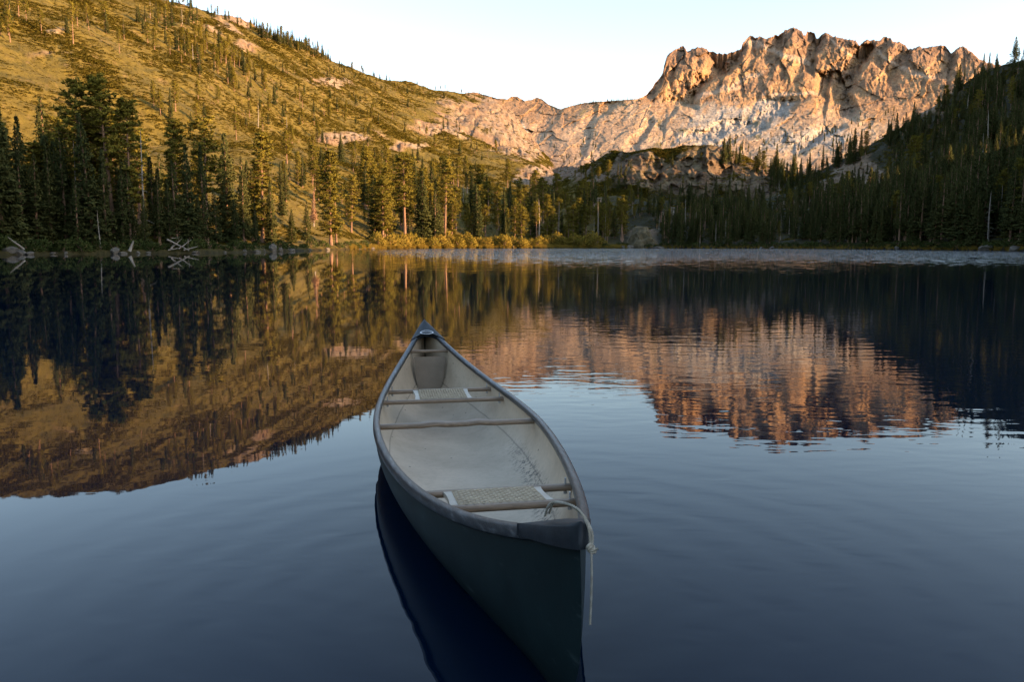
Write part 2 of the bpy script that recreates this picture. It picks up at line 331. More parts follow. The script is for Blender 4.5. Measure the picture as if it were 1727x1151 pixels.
# ------------------------------------------------------------------ mountain behind
SIL = [(560, 175), (760, 160), (800, 155), (840, 166), (856, 167), (864, 162), (872, 163), (885, 170), (897, 168), (905, 164), (914, 167), (925, 176), (945, 184), (958, 180), (980, 174), (1000, 172), (1040, 169), (1075, 167), (1090, 160), (1100, 148), (1104, 140), (1112, 132), (1118, 122), (1120, 108), (1125, 95), (1133, 86), (1145, 82), (1149, 76), (1153, 78), (1158, 86), (1168, 81), (1180, 79), (1190, 82), (1204, 89), (1220, 91), (1236, 88), (1250, 83), (1253, 72), (1261, 64), (1266, 58), (1274, 64), (1281, 61), (1290, 65), (1300, 64), (1308, 57), (1313, 60), (1318, 54), (1325, 52), (1332, 48), (1338, 45), (1346, 49), (1352, 51), (1355, 60), (1359, 61), (1361, 52), (1374, 55), (1377, 66), (1383, 62), (1390, 56), (1396, 56), (1405, 61), (1420, 64), (1432, 66), (1443, 69), (1450, 76), (1456, 70), (1462, 67), (1476, 68), (1484, 69), (1492, 62), (1498, 62), (1506, 68), (1516, 71), (1526, 77), (1533, 83), (1545, 79), (1552, 77), (1558, 81), (1572, 77), (1583, 76), (1592, 75), (1598, 82), (1605, 90), (1612, 82), (1618, 78), (1624, 77), (1636, 86), (1648, 95), (1660, 104), (1700, 112), (1850, 130), (2000, 170)]
PXg = np.linspace(690, 1860, 1000); silrow = np.interp(PXg, [s[0] for s in SIL], [s[1] for s in SIL])
silrow = silrow + sstep(1090, 1130, PXg) * (2.6 * pnoise(PXg / 6.0, 0.3) + 1.9 * pnoise(PXg / 2.3, 7.3)) + 0.8 * pnoise(PXg / 6, 2.2)
tg = np.concatenate([np.linspace(0, 1, 380), [1.01, 1.05, 1.2]])[:, None]; tc_ = np.minimum(tg, 1)
ROW = 312 + (silrow[None, :] - 312) * tc_; PX = np.broadcast_to(PXg[None, :], ROW.shape)
base = np.interp(ROW, [40, 60, 110, 170, 235, 300, 312], [2950, 2850, 2620, 2300, 1700, 1080, 1000])
leftk = 1 - sstep(900, 1080, PX); base = base * (1 + 0.10 * leftk) 
def pdist(px, row, poly):                      # signed horizontal offset to a polyline given top to bottom, and a fade along it
    ys = [p[1] for p in poly]; xs = [p[0] for p in poly]; xc = np.interp(row, ys, xs)
    f = sstep(ys[0] - 14, ys[0] + 2, row) * (1 - sstep(ys[-1] - 2, ys[-1] + 22, row)); return px - xc, f
wx = PX + 6 * fbm(PX / 40, ROW / 40, 2.5, 4, .5); wy = ROW + 5 * fbm(PX / 40, ROW / 40, 8.5, 5, .52)
disp = np.zeros_like(ROW)
GUL = [([(1243, 84), (1236, 105), (1218, 122), (1185, 140), (1166, 170)], 16, 95, 70), ([(1152, 78), (1146, 100), (1136, 120), (1130, 140)], 5, 30, 22), ([(1122, 118), (1112, 140), (1100, 158)], 5, 30, 20),
       ([(1386, 58), (1376, 80), (1371, 118)], 6, 50, 34), ([(1466, 82), (1452, 105), (1436, 130), (1430, 160), (1436, 190)], 13, 95, 60), ([(1400, 128), (1390, 150), (1388, 190)], 7, 45, 26),
       ([(1610, 80), (1606, 100), (1596, 122)], 8, 45, 40), ([(1330, 170), (1300, 195), (1250, 214), (1180, 232)], 34, 60, 90), ([(1420, 215), (1380, 235), (1350, 255)], 16, 60, 50),
       ([(1290, 215), (1240, 235), (1200, 250)], 14, 55, 50), ([(1140, 178), (1128, 195), (1118, 215)], 8, 40, 30), ([(1100, 208), (1085, 228), (1070, 246)], 8, 45, 30), ([(1005, 185), (995, 215), (985, 250)], 6, 35, 26), ([(1035, 178), (1018, 192), (1005, 200)], 7, 30, 24), ([(1530, 92), (1515, 110), (1505, 130)], 8, 40, 40),
       ([(1500, 68), (1490, 82), (1480, 100)], 7, 36, 30), ([(1320, 60), (1312, 80), (1300, 96)], 5, 30, 30), ([(1275, 66), (1268, 90), (1250, 110)], 4, 20, 24), ([(945, 184), (930, 210), (905, 240)], 8, 30, 40)]
for poly, w, A, lead in GUL:                    # recede gently from the left, then a steep wall on the right that looks left
    d, f = pdist(wx, wy, poly); prof = np.where(d < 0, sstep(-lead, 0, d), 1 - sstep(0, w, d)); disp = disp + (1.6 if A > 40 else 1.3) * A * f * prof * (0.85 + 0.4 * fbm(PX / 16, ROW / 22, A * .1, 4, .6))
crag = sstep(205, 130, ROW) * sstep(1085, 1130, PX); mid = 1 - crag
q = PX + 0.35 * ROW
disp = disp - crag * (24 * (ridged(q / 60, ROW / 80, 0.5, 4, 0.5) - 0.8) + 5 * ridged(wx / 14, wy / 30, 5.5, 3, 0.5))
disp = disp - crag * (34 * facets(wx, wy, 34, 1.7, 11) + 17 * facets(wx, wy, 15, 1.8, 12) + 8 * facets(PX, ROW, 6.5, 1.7, 13) + 3 * facets(PX, ROW, 3, 1.5, 14))
disp = disp - mid * (14 * (ridged((PX + 0.9 * ROW) / 70, (ROW - 0.2 * PX) / 42, 2.5, 4, 0.5) - 0.7) + 26 * facets(wx + .8 * wy, wy, 40, .55, 21) + 11 * facets(wx + .8 * wy, wy, 16, .55, 22) + 5 * facets(PX + .8 * ROW, ROW, 6, .6, 23) + 2.2 * facets(PX, ROW, 3, .7, 24))
disp = disp + 30 * fbm(PX / 120, ROW / 90, 6.6, 3) + 2 * fbm(PX / 4.5, ROW / 4.5, 1.1, 3)
edge = 1 - 0.8 * sstep(0.985, 1.0, tc_)
Dg = base + disp * edge
Dg = Dg + np.where(tg > 1, (tg - 1) * 900, 0)
az, te = ray(PX, ROW); 
XM, YM, ZM = Dg * np.sin(az), Dg * np.cos(az), HC + Dg * te
ZM = ZM - np.where(tg > 1, (tg - 1) * 1800, 0)
m1 = fbm(PX / 55, ROW / 38, 3.3, 4); m2 = fbm((PX + .6 * ROW) / 14, ROW / 14, 9.3, 4); m3 = fbm(PX / 5, ROW / 9, 4.3, 3)
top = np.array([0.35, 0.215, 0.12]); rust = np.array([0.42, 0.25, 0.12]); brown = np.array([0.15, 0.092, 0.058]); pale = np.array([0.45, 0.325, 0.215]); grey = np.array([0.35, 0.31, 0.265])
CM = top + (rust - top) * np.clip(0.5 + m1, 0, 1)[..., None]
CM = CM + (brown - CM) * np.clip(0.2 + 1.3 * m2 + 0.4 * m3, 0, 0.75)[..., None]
palem = np.clip(sstep(95, 0, ROW - 0 - 165 - 25 * m1 + 0) * 0, 0, 1)
lower = sstep(-12, 22, ROW - np.interp(PX, [690, 850, 950, 1060, 1110, 1200, 1300, 1420, 1520, 1700], [170, 205, 196, 172, 165, 180, 175, 188, 205, 215]) + 22 * m2)
CM = CM + (pale * (1 + 0.35 * m2[..., None] + 0.25 * m3[..., None]) - CM) * (lower * np.clip(0.8 + 0.6 * m1, 0.2, 1))[..., None]
gm = np.maximum(blobs([(1235, 205, 75, 30, 1.2), (1300, 185, 40, 25, 1.0), (1190, 235, 55, 18, 1.0), (1390, 232, 55, 20, 1.1), (1330, 240, 50, 22, 1.0)], PX, ROW), 0); gm = sstep(0.3, 0.7, gm + 0.35 * m2)
CM = CM + (grey * (1 + 0.3 * m3[..., None]) - CM) * gm[..., None]
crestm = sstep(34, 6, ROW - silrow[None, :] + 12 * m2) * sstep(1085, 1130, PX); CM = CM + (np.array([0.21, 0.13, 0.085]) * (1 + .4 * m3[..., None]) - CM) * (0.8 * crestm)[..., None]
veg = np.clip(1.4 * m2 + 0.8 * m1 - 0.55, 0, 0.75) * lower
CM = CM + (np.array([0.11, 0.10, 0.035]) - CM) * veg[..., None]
scree = sstep(7, 3, np.abs(PX - np.interp(ROW, [195, 285], [868, 928]))) * sstep(200, 215, ROW); CM = CM + (np.array([.6, .5, .4]) - CM) * scree[..., None]
for pts_, w_s in (([(1258, 74), (1290, 80), (1330, 92), (1372, 112)], 7), ([(1230, 150), (1262, 128), (1290, 118)], 5), ([(1396, 62), (1420, 84), (1440, 96)], 4), ([(1480, 88), (1520, 120), (1580, 130)], 6), ([(1172, 168), (1215, 150), (1250, 150)], 6), ([(1300, 160), (1350, 156), (1380, 158)], 4)):  # pale bands: brightness of the lit ramps painted into the rock colour
    sun_band = sstep(w_s, w_s * .3, np.abs(wy + 3 * m2 - np.interp(wx, [p_[0] for p_ in pts_], [p_[1] for p_ in pts_]))) * sstep(pts_[0][0] - 6, pts_[0][0] + 8, PX) * (1 - sstep(pts_[-1][0] - 8, pts_[-1][0] + 6, PX))
    CM = CM + (np.array([.50, .36, .25]) - CM) * (0.75 * sun_band)[..., None]
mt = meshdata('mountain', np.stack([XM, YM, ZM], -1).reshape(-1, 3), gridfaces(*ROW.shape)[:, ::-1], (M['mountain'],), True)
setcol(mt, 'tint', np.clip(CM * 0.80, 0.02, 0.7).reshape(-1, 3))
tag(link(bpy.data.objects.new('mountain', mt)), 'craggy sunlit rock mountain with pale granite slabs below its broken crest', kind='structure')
def on_mountain(px, row):
    i = int(np.clip((px - PXg[0]) / (PXg[1] - PXg[0]), 0, len(PXg) - 1)); t = (312 - row) / (312 - silrow[i]); j = int(np.clip(t * 379, 0, 379)); return np.array([XM[j, i], YM[j, i], ZM[j, i]])

# ------------------------------------------------------------------ canoe geometry functions (local: y along the boat, far end +y)
CAN_C, CAN_YAW, LEN = (-0.287, 4.125), 0.180, 4.9
KEEL, SH0, SH1 = -0.055, 0.232, 0.520
def c_breadth(s): return 0.430 * np.maximum(0, 1 - np.abs(s) ** 1.85) ** 0.97
def c_sheer(s): return SH0 + (SH1 - SH0) * np.abs(s) ** 3.0
def c_keel(s): return KEEL + 0.05 * np.abs(s) ** 4
def c_section(th, s):                        # th 0 keel .. pi/2 gunwale -> width and height fractions
    e = 0.50 + 0.42 * np.abs(s) ** 2.5; w = np.sin(th) ** e; h = (1 - np.cos(th) ** (0.95)) ** 1.0
    tum = 1 + 0.03 * np.sin(np.pi * np.clip(h, 0, 1)) * (1 - np.abs(s) ** 2); return w * tum, h
def c_len(h): return 1 - 0.10 * (1 - h) ** 5 + 0.012 * np.sin(np.pi * np.clip(h, 0, 1)) ** 1.0
def hull_point(s, th, side, inset=0.0):
    w, h = c_section(th, s); b = np.maximum(0, c_breadth(s) * w - inset * np.sin(th) ** 0.4)
    z = c_keel(s) + inset * 1.2 * np.cos(th) ** 0.5 + (c_sheer(s) - c_keel(s) - inset * 1.2 * np.cos(th) ** 0.5) * h
    return np.stack(np.broadcast_arrays(side * b, s * (LEN / 2 - inset * 0.8) * c_len(h), z), -1)
def to_world(P):
    P = np.asarray(P, float); c, n = math.cos(CAN_YAW), math.sin(CAN_YAW)
    return np.stack([P[..., 0] * c - P[..., 1] * n + CAN_C[0], P[..., 0] * n + P[..., 1] * c + CAN_C[1], P[..., 2]], -1)
SS = np.sin(np.linspace(-math.pi / 2, math.pi / 2, 121)); SS = 0.5 * SS + 0.5 * np.linspace(-1, 1, 121)
TH = np.linspace(0, math.pi / 2, 25)
# waterline of the outer hull, a few millimetres inside its skin
wlr = []
for s in SS:
    P = hull_point(s, np.linspace(0, math.pi / 2, 400), 1.0); i = int(np.argmin(np.abs(P[:, 2]))); wlr.append((max(0.0, P[i, 0] - 0.005), P[i, 1] * 0.9985))
wlr = np.array(wlr); loop = np.concatenate([wlr[1:-1], [[0, wlr[-1, 1]]], (wlr * [-1, 1])[1:-1][::-1], [[0, wlr[0, 1]]]])   # counter-clockwise

# ------------------------------------------------------------------ lake
def make_water():
    ang = np.unwrap(np.arctan2(loop[:, 1], loop[:, 0])); t = np.linspace(0, 1, 0 + len(loop)); n = len(loop)
    u = np.arange(n) / n; even = ang[0] + 2 * math.pi * u; rings = []
    L3 = np.concatenate([loop, np.zeros((n, 1))], 1); rings.append(L3)
    for k, rad in enumerate([0.35, 0.9, 2.0, 4, 8, 20, 60, 180, 480]):
        w = min(1, (k + 1) / 3); th = ang + (even - ang) * w
        d = np.stack([np.cos(th), np.sin(th), 0 * th], 1); rr = np.hypot(L3[:, 0], L3[:, 1]) if k < 2 else 2.6
        rings.append(d * (np.asarray(rr) + rad)[..., None] if k < 2 else d * (rr + rad))
    V = to_world(np.concatenate(rings)); m = meshdata('lake_water', V, gridfaces(len(rings), n, True)[:, ::-1], (M['water'],), True); return m
mw, nt, p = newmat('lake_water'); M['water'] = mw
geo = nt.nodes.new('ShaderNodeNewGeometry'); pos = geo.outputs['Position']; sep = nt.nodes.new('ShaderNodeSeparateXYZ'); nt.links.new(pos, sep.inputs[0])
p.inputs['Base Color'].default_value = (0.0008, 0.006, 0.017, 1); p.inputs['Roughness'].default_value = 0.015; p.inputs['IOR'].default_value = 1.333; p.inputs['Specular IOR Level'].default_value = 0.27
def mapped(scale, rot=0.0):
    mp = N(nt, 'ShaderNodeMapping', Scale=scale, Rotation=(0, 0, rot)); nt.links.new(pos, mp.inputs[0]); return mp.outputs[0]
dist = nt.nodes.new('ShaderNodeVectorMath'); dist.operation = 'LENGTH'; nt.links.new(pos, dist.inputs[0]); dl = dist.outputs['Value']
azn = math_(nt, 'ARCTAN2', sep.outputs[0], sep.outputs[1])
# breeze: ruffled water far out on the middle and right of the lake, glassy along the left shore
patch = noise(nt, 1.0, 3, 0.5, mapped((0.035, 0.012, 1)))
ddn = math_(nt, 'ADD', dl, math_(nt, 'MULTIPLY', math_(nt, 'SUBTRACT', patch.outputs[0], 0.5), 90.0))
breeze = math_(nt, 'MULTIPLY', maprange(nt, ddn, 12, 150), maprange(nt, azn, -0.24, -0.02))
breeze = math_(nt, 'MULTIPLY', breeze, maprange(nt, dl, 300, 235))
fine = noise(nt, 1.0, 3, 0.6, mapped((1.3, 2.6, 1), 0.25)); 
vm = nt.nodes.new('ShaderNodeVectorMath'); vm.operation = 'SUBTRACT'; nt.links.new(fine.outputs['Color'], vm.inputs[0]); vm.inputs[1].default_value = (0.5, 0.5, 0.5)
vs = nt.nodes.new('ShaderNodeVectorMath'); vs.operation = 'SCALE'; nt.links.new(vm.outputs[0], vs.inputs[0]); nt.links.new(math_(nt, 'MULTIPLY', breeze, 3.3), vs.inputs['Scale'])
vx = nt.nodes.new('ShaderNodeVectorMath'); vx.operation = 'MULTIPLY'; nt.links.new(vs.outputs[0], vx.inputs[0]); vx.inputs[1].default_value = (0.6, 1.0, 0.0)
va = nt.nodes.new('ShaderNodeVectorMath'); va.operation = 'ADD'; nt.links.new(vx.outputs[0], va.inputs[0]); va.inputs[1].default_value = (0, 0, 1)
vn = nt.nodes.new('ShaderNodeVectorMath'); vn.operation = 'NORMALIZE'; nt.links.new(va.outputs[0], vn.inputs[0])
# small ripples nearer by, stronger to the right
rip = noise(nt, 1.0, 2, 0.45, mapped((2.4, 5.2, 1), 0.22), 0.3); rip2 = noise(nt, 1.0, 2, 0.5, mapped((5.0, 11.0, 1), -0.30))
h = math_(nt, 'ADD', rip.outputs[0], math_(nt, 'MULTIPLY', rip2.outputs[0], 0.3))
amp = math_(nt, 'ADD', 0.16, math_(nt, 'MULTIPLY', maprange(nt, azn, -0.22, 0.14), 0.84)); amp = math_(nt, 'MULTIPLY', amp, maprange(nt, dl, 2.2, 7.5, 0.20, 1.0))
amp = math_(nt, 'MULTIPLY', amp, maprange(nt, dl, 8.0, 22.0, 1.0, 0.45)); hr = math_(nt, 'MULTIPLY', h, amp)
ringv = nt.nodes.new('ShaderNodeVectorMath'); ringv.operation = 'SUBTRACT'; nt.links.new(pos, ringv.inputs[0]); ringv.inputs[1].default_value = (0.05, 2.6, 0)
rl = nt.nodes.new('ShaderNodeVectorMath'); rl.operation = 'LENGTH'; nt.links.new(ringv.outputs[0], rl.inputs[0])
wv = math_(nt, 'SINE', math_(nt, 'MULTIPLY', math_(nt, 'ADD', rl.outputs['Value'], math_(nt, 'MULTIPLY', rip.outputs[0], 0.25)), 26.0))
wv = math_(nt, 'MULTIPLY', wv, math_(nt, 'MULTIPLY', maprange(nt, rl.outputs['Value'], 2.6, 0.9), 0.10))
hall = math_(nt, 'ADD', hr, wv)
nt.links.new(bump(nt, hall, 1.0, 0.0024, vn.outputs[0]), p.inputs['Normal'])
tag(link(bpy.data.objects.new('lake_water', make_water())), 'dark still lake reflecting hills and sky', kind='structure')

# ------------------------------------------------------------------ canoe
def canoe():
    m, nt, p = newmat('canoe_green_hull'); tc = nt.nodes.new('ShaderNodeTexCoord')
    n = noise(nt, 6, 8, 0.6, tc.outputs['Object']); r = ramp(nt, n.outputs[0], [(0.3, (0.0055, 0.0135, 0.0145)), (0.75, (0.011, 0.024, 0.025))])
    mp = N(nt, 'ShaderNodeMapping', Scale=(30, 1.5, 40)); nt.links.new(tc.outputs['Object'], mp.inputs[0]); scr = noise(nt, 1.0, 6, 0.7, mp.outputs[0])
    sc_ = ramp(nt, scr.outputs[0], [(0.60, (0, 0, 0)), (0.72, (0.40, 0.40, 0.40))]); spz = nt.nodes.new('ShaderNodeSeparateXYZ'); nt.links.new(tc.outputs['Object'], spz.inputs[0])
    scum = math_(nt, 'MULTIPLY', maprange(nt, math_(nt, 'ADD', spz.outputs[2], math_(nt, 'MULTIPLY', n.outputs[0], 0.03)), 0.045, 0.018), 0.5)
    nt.links.new(mixc(nt, mixc(nt, r.outputs[0], (0.085, 0.115, 0.115), sc_.outputs[0]), (0.05, 0.055, 0.04), scum), p.inputs['Base Color'])
    p.inputs['Roughness'].default_value = 0.45; p.inputs['Specular IOR Level'].default_value = 0.14; nt.links.new(bump(nt, n.outputs[0], 0.15, 0.01), p.inputs['Normal']); hullm = m
    m, nt, p = newmat('canoe_tan_lining'); tc = nt.nodes.new('ShaderNodeTexCoord'); at = nt.nodes.new('ShaderNodeAttribute'); at.attribute_name = 'girth'
    n = noise(nt, 3.0, 8, 0.65, tc.outputs['Object']); r = ramp(nt, n.outputs[0], [(0.3, (0.41, 0.325, 0.225)), (0.7, (0.59, 0.48, 0.35))])
    gw = math_(nt, 'ADD', at.outputs['Fac'], math_(nt, 'MULTIPLY', math_(nt, 'SUBTRACT', n.outputs[0], 0.5), 0.05))
    seam = maprange(nt, math_(nt, 'ABSOLUTE', math_(nt, 'SUBTRACT', gw, 0.50)), 0.018, 0.0, 0.0, 0.55)
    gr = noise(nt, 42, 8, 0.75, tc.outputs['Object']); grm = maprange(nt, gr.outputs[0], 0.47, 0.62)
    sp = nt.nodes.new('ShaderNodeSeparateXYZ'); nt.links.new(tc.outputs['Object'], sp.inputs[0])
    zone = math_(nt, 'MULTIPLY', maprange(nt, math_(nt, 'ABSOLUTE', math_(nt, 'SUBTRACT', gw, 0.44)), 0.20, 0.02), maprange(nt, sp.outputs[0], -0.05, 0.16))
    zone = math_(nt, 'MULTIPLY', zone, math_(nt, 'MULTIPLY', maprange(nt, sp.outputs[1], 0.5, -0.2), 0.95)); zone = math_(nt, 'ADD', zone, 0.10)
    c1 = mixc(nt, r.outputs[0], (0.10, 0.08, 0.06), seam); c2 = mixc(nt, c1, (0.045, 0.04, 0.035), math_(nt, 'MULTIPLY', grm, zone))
    spk = N(nt, 'ShaderNodeTexVoronoi', Scale=16.0); nt.links.new(tc.outputs['Object'], spk.inputs['Vector']); wnz = nt.nodes.new('ShaderNodeTexWhiteNoise'); nt.links.new(spk.outputs['Position'], wnz.inputs['Vector'])
    dots = math_(nt, 'MULTIPLY', maprange(nt, spk.outputs['Distance'], 0.13, 0.06), maprange(nt, wnz.outputs['Value'], 0.90, 0.92))
    nt.links.new(mixc(nt, c2, (0.03, 0.025, 0.02), dots), p.inputs['Base Color']); p.inputs['Roughness'].default_value = 0.55
    nt.links.new(bump(nt, gr.outputs[0], 0.12, 0.004), p.inputs['Normal']); lin = m
    trim = simple('canoe_vinyl_trim', [(0.38, (0.026, 0.029, 0.032)), (0.55, (0.055, 0.06, 0.064)), (0.78, (0.20, 0.20, 0.20))], 7, 0.33, 0.002, 60, 10, stretch=(9, .8, 9))
    deckm = simple('canoe_deck_plastic', [(0.3, (0.010, 0.013, 0.016)), (0.7, (0.026, 0.032, 0.038))], 14, 0.5, 0.001, 90, spec=0.2)
    wood = simple('ash_wood', [(0.3, (0.12, 0.082, 0.052)), (0.7, (0.27, 0.195, 0.13))], 9, 0.45, 0.001, 40, stretch=(1, 9, 9))
    pale = simple('pale_seat_frame', [(0.3, (0.36, 0.31, 0.24)), (0.7, (0.52, 0.47, 0.39))], 9, 0.5)
    cane = simple('woven_cane', [(0.3, (0.25, 0.19, 0.115)), (0.7, (0.42, 0.34, 0.225))], 30, 0.6)
    white = simple('worn_white_print', [(0.35, (0.42, 0.44, 0.46)), (0.6, (0.72, 0.73, 0.74))], 40, 0.5)
    steel = simple('bolt_steel', [(0.3, (0.25, 0.25, 0.25)), (0.7, (0.45, 0.45, 0.45))], 20, 0.35)
    root = empty('canoe', (CAN_C[0], CAN_C[1], 0), CAN_YAW)
    tag(root, 'dark green canoe with tan interior floating on the lake', 'canoe')
    def shell(name, inset, mat, flip, parent, s_lim=1.0, th_hi=math.pi / 2):
        ths = np.concatenate([-TH[:0:-1], TH]); s = SS * s_lim
        V = np.stack([hull_point(s, abs(t), -1.0 if t < 0 else 1.0, inset) for t in ths], 0)
        Fc = gridfaces(len(ths), len(s)); Fc = Fc[:, ::-1] if flip else Fc
        me = meshdata(name, V.reshape(-1, 3), Fc, (mat,), True); a = me.attributes.new('girth', 'FLOAT', 'POINT'); a.data.foreach_set('value', np.repeat(np.abs(ths) / (math.pi / 2), len(s)).astype(np.float32))
        return link(bpy.data.objects.new(name, me), parent)
    shell('hull', 0.0, hullm, True, root); shell('inner_lining', 0.009, lin, False, root, 0.985)
    sg = np.concatenate([np.linspace(-0.995, -0.6, 30), np.linspace(-0.58, 0.58, 40), np.linspace(0.6, 0.995, 30)])
    prof = [(-0.020, -0.016), (-0.020, 0.003), (-0.016, 0.010), (-0.008, 0.013), (0.006, 0.012), (0.013, 0.006), (0.015, -0.020), (0.011, -0.024), (0.009, -0.014), (-0.010, -0.014)]
    for sd in (-1, 1):
        pts = np.stack([sd * c_breadth(sg), sg * LEN / 2 * c_len(np.ones_like(sg)), c_sheer(sg)], -1); tan = np.gradient(pts, axis=0); tan /= np.linalg.norm(tan, axis=1)[:, None]
        up = np.tile([0, 0, 1.0], (len(sg), 1)); side = np.cross(tan, up); side /= np.linalg.norm(side, axis=1)[:, None]; side *= np.sign((side[:, 0] * sd).mean())
        upv = np.cross(tan, side); upv *= np.sign(upv[:, 2:3])
        # keep the inner lip from crossing the other side at the tips
        lim = np.clip(c_breadth(sg) / 0.033, 0.05, 1)
        b = MB(); V = []
        for i in range(len(sg)):
            for a_, h_ in prof: V.append(pts[i] + side[i] * (a_ * (lim[i] if a_ < 0 else 1)) + upv[i] * h_)
        n = len(prof); b.add(V, list(map(tuple, gridfaces(len(sg), n, True))) + [tuple(range(n)), tuple(range(len(V) - 1, len(V) - n - 1, -1))])
        b.build('gunwale', trim, root, True)
    def deck(end, ln):
        s = np.linspace(1 - ln, 1.0, 18); W = np.linspace(-1, 1, 15); V = []
        for k, s_ in enumerate(s):
            for w in W:
                ss = s_ + 0.045 * (1 - w * w) * (1 - k / 17)          # concave inner edge
                ss = min(ss, 1.0); bb = c_breadth(ss) + 0.0165 - 0.009 * max(0, (k - 14) / 3) ** 2
                V.append((w * bb, end * ss * (LEN / 2) + end * 0.012 * (k / 17), c_sheer(ss) + 0.016 + 0.012 * (1 - w * w)))
        n0 = len(V); nW = len(W)
        for k in range(18):                                             # skirt down both sides
            for w, sd in ((0, -1), (nW - 1, 1)):
                v = V[k * nW + w]; V.append((v[0] + sd * 0.001, v[1], v[2] - 0.030 - 0.024 * k / 17))
        Fc = [tuple(f) for f in gridfaces(18, nW)]
        for k in range(17):
            Fc += [(k * nW, (k + 1) * nW, n0 + 2 * (k + 1), n0 + 2 * k), (k * nW + nW - 1, n0 + 2 * k + 1, n0 + 2 * k + 3, (k + 1) * nW + nW - 1)]
        Fc += [(17 * nW + w, 17 * nW + w + 1, n0 + 35 if w >= nW // 2 else n0 + 34) for w in range(nW - 1)] + [(17 * nW + nW // 2, n0 + 35, n0 + 34)]
        lipo = len(V)
        for w in range(nW): v = V[w]; V.append((v[0] * 0.97, v[1] + end * 0.012, v[2] - 0.035))
        Fc += [(w, w + 1, lipo + w + 1, lipo + w) for w in range(nW - 1)]
        # nose cap below the tip
        d = obj('deck_plate', np.array(V), Fc, deckm, root, True)
        return d
    dk = deck(1, 0.150); dn = deck(-1, 0.100)
    def pad(y): return float(c_sheer(y / (LEN / 2))) + 0.0365
    b = MB(); ring = []; oy = 0.895 * LEN / 2; zc = lambda x, y: float(c_sheer(y / (LEN / 2))) + 0.0195 + 0.012 * max(0, 1 - (x / (c_breadth(y / (LEN / 2)) + .0165)) ** 2)
    for rr in (1.0, 0.80):
        for k in range(40):
            q = 2 * math.pi * k / 40; x, y = 0.054 * rr * math.cos(q), oy + 0.040 * rr * math.sin(q); ring.append((x, y, zc(x, y)))
    b.add(ring, [(k, (k + 1) % 40, 40 + (k + 1) % 40, 40 + k) for k in range(40)]); b.build('emblem_ring', white, dk)
    b = MB()
    for k in range(9):                                                   # the worn line of lettering, too small to read
        x = -0.034 + k * 0.0085; hh = 0.009 if k % 3 else 0.013
        b.add([(x - .003, oy - hh, zc(x, oy)), (x + .003, oy - hh, zc(x, oy)), (x + .003, oy + hh, zc(x, oy)), (x - .003, oy + hh, zc(x, oy))], [(0, 1, 2, 3)])
    e = b.build('emblem_lettering', white, dk); e['kind'] = 'stuff'
    def inner_half(y, drop):                                             # half width inside the hull at a drop below the gunwale
        s = y / (LEN / 2); P = hull_point(s, np.linspace(0.2, math.pi / 2, 200), 1.0, 0.009); z = c_sheer(s) - drop; i = int(np.argmin(np.abs(P[:, 2] - z))); return float(P[i, 0])
    def bar(name, y, drop, hw, ht, mat, parent, shape=None, bolts=True):
        z = float(c_sheer(y / (LEN / 2))) - drop; xh = inner_half(y, drop) + 0.006; b = MB(); xs = np.linspace(-xh, xh, 33)
        pts = np.stack([xs, np.full_like(xs, y), np.full_like(xs, z)], -1); wv = np.ones_like(xs)
        if shape is not None: pts, wv = shape(xs, pts)
        prof = [(-1, -.45), (-1, .45), (-.75, .9), (-.3, 1), (.3, 1), (.75, .9), (1, .45), (1, -.45), (.7, -1), (-.7, -1)]; V = []
        for i in range(len(xs)):
            for a_, h_ in prof: V.append((pts[i][0], pts[i][1] + a_ * hw * wv[i], pts[i][2] + h_ * ht))
        n = len(prof); b.add(V, list(map(tuple, gridfaces(len(xs), n, True))) + [tuple(range(n)), tuple(range(len(V) - 1, len(V) - n - 1, -1))])
        o = b.build(name, mat, parent, True)
        if bolts:
            for sd in (-1, 1):
                q = MB(); q.tube([(sd * (xh - 0.03), y, z - ht - 0.012), (sd * (xh - 0.03), y, z + drop - 0.012)], 0.0035, 8); q.tube([(sd * (xh - 0.03), y, z - ht - 0.014), (sd * (xh - 0.03), y, z - ht - 0.004)], 0.008, 6); q.build('hanger_bolt', steel, o)
        return o
    def yshape(xs, pts):
        t = xs / xs.max(); pts = pts.copy(); pts[:, 1] += 0.020 * np.exp(-(t / 0.16) ** 2); pts[:, 2] += 0.008 * np.exp(-((np.abs(t) - 0.28) / 0.12) ** 2) - 0.004 * np.exp(-(t / 0.14) ** 2)
        return pts, 0.85 + 0.75 * np.exp(-((np.abs(t) - 0.26) / 0.20) ** 2)
    bar('yoke', 0.06, 0.030, 0.026, 0.013, wood, root, yshape, False)
    bar('carry_thwart', 1.97, 0.035, 0.016, 0.011, wood, root, None, False)
    def seat(y0, y1, wid, drop, label):
        st = empty('seat'); st.parent = root; st['label'] = label
        for y in (y0, y1): bar('seat_rail', y, drop, 0.018, 0.012, wood, st)
        z0, z1 = (float(c_sheer(y / (LEN / 2))) - drop for y in (y0, y1)); za = lambda y: z0 + (z1 - z0) * (y - y0) / (y1 - y0)
        for sd in (-1, 1):
            q = MB(); ys = np.linspace(y0 + 0.012, y1 - 0.012, 7); V = []
            for y in ys:
                fl = 0.010 * (abs(y - (y0 + y1) / 2) / ((y1 - y0) / 2)) ** 3
                for a_, h_ in ((-.018 - fl, -.009), (-.018 - fl, .010), (.018 + fl, .010), (.018 + fl, -.009)): V.append((sd * wid / 2 + a_, y, za(y) + h_))
            q.add(V, list(map(tuple, gridfaces(7, 4, True))) + [(0, 1, 2, 3), (27, 26, 25, 24)]); q.build('seat_crosspiece', pale, st)
        q = MB(); nx, ny = int(wid / 0.0165), int((y1 - y0) / 0.020); lo, hi = -wid / 2 + 0.012, wid / 2 - 0.012; ya, yb = y0 + 0.004, y1 - 0.004
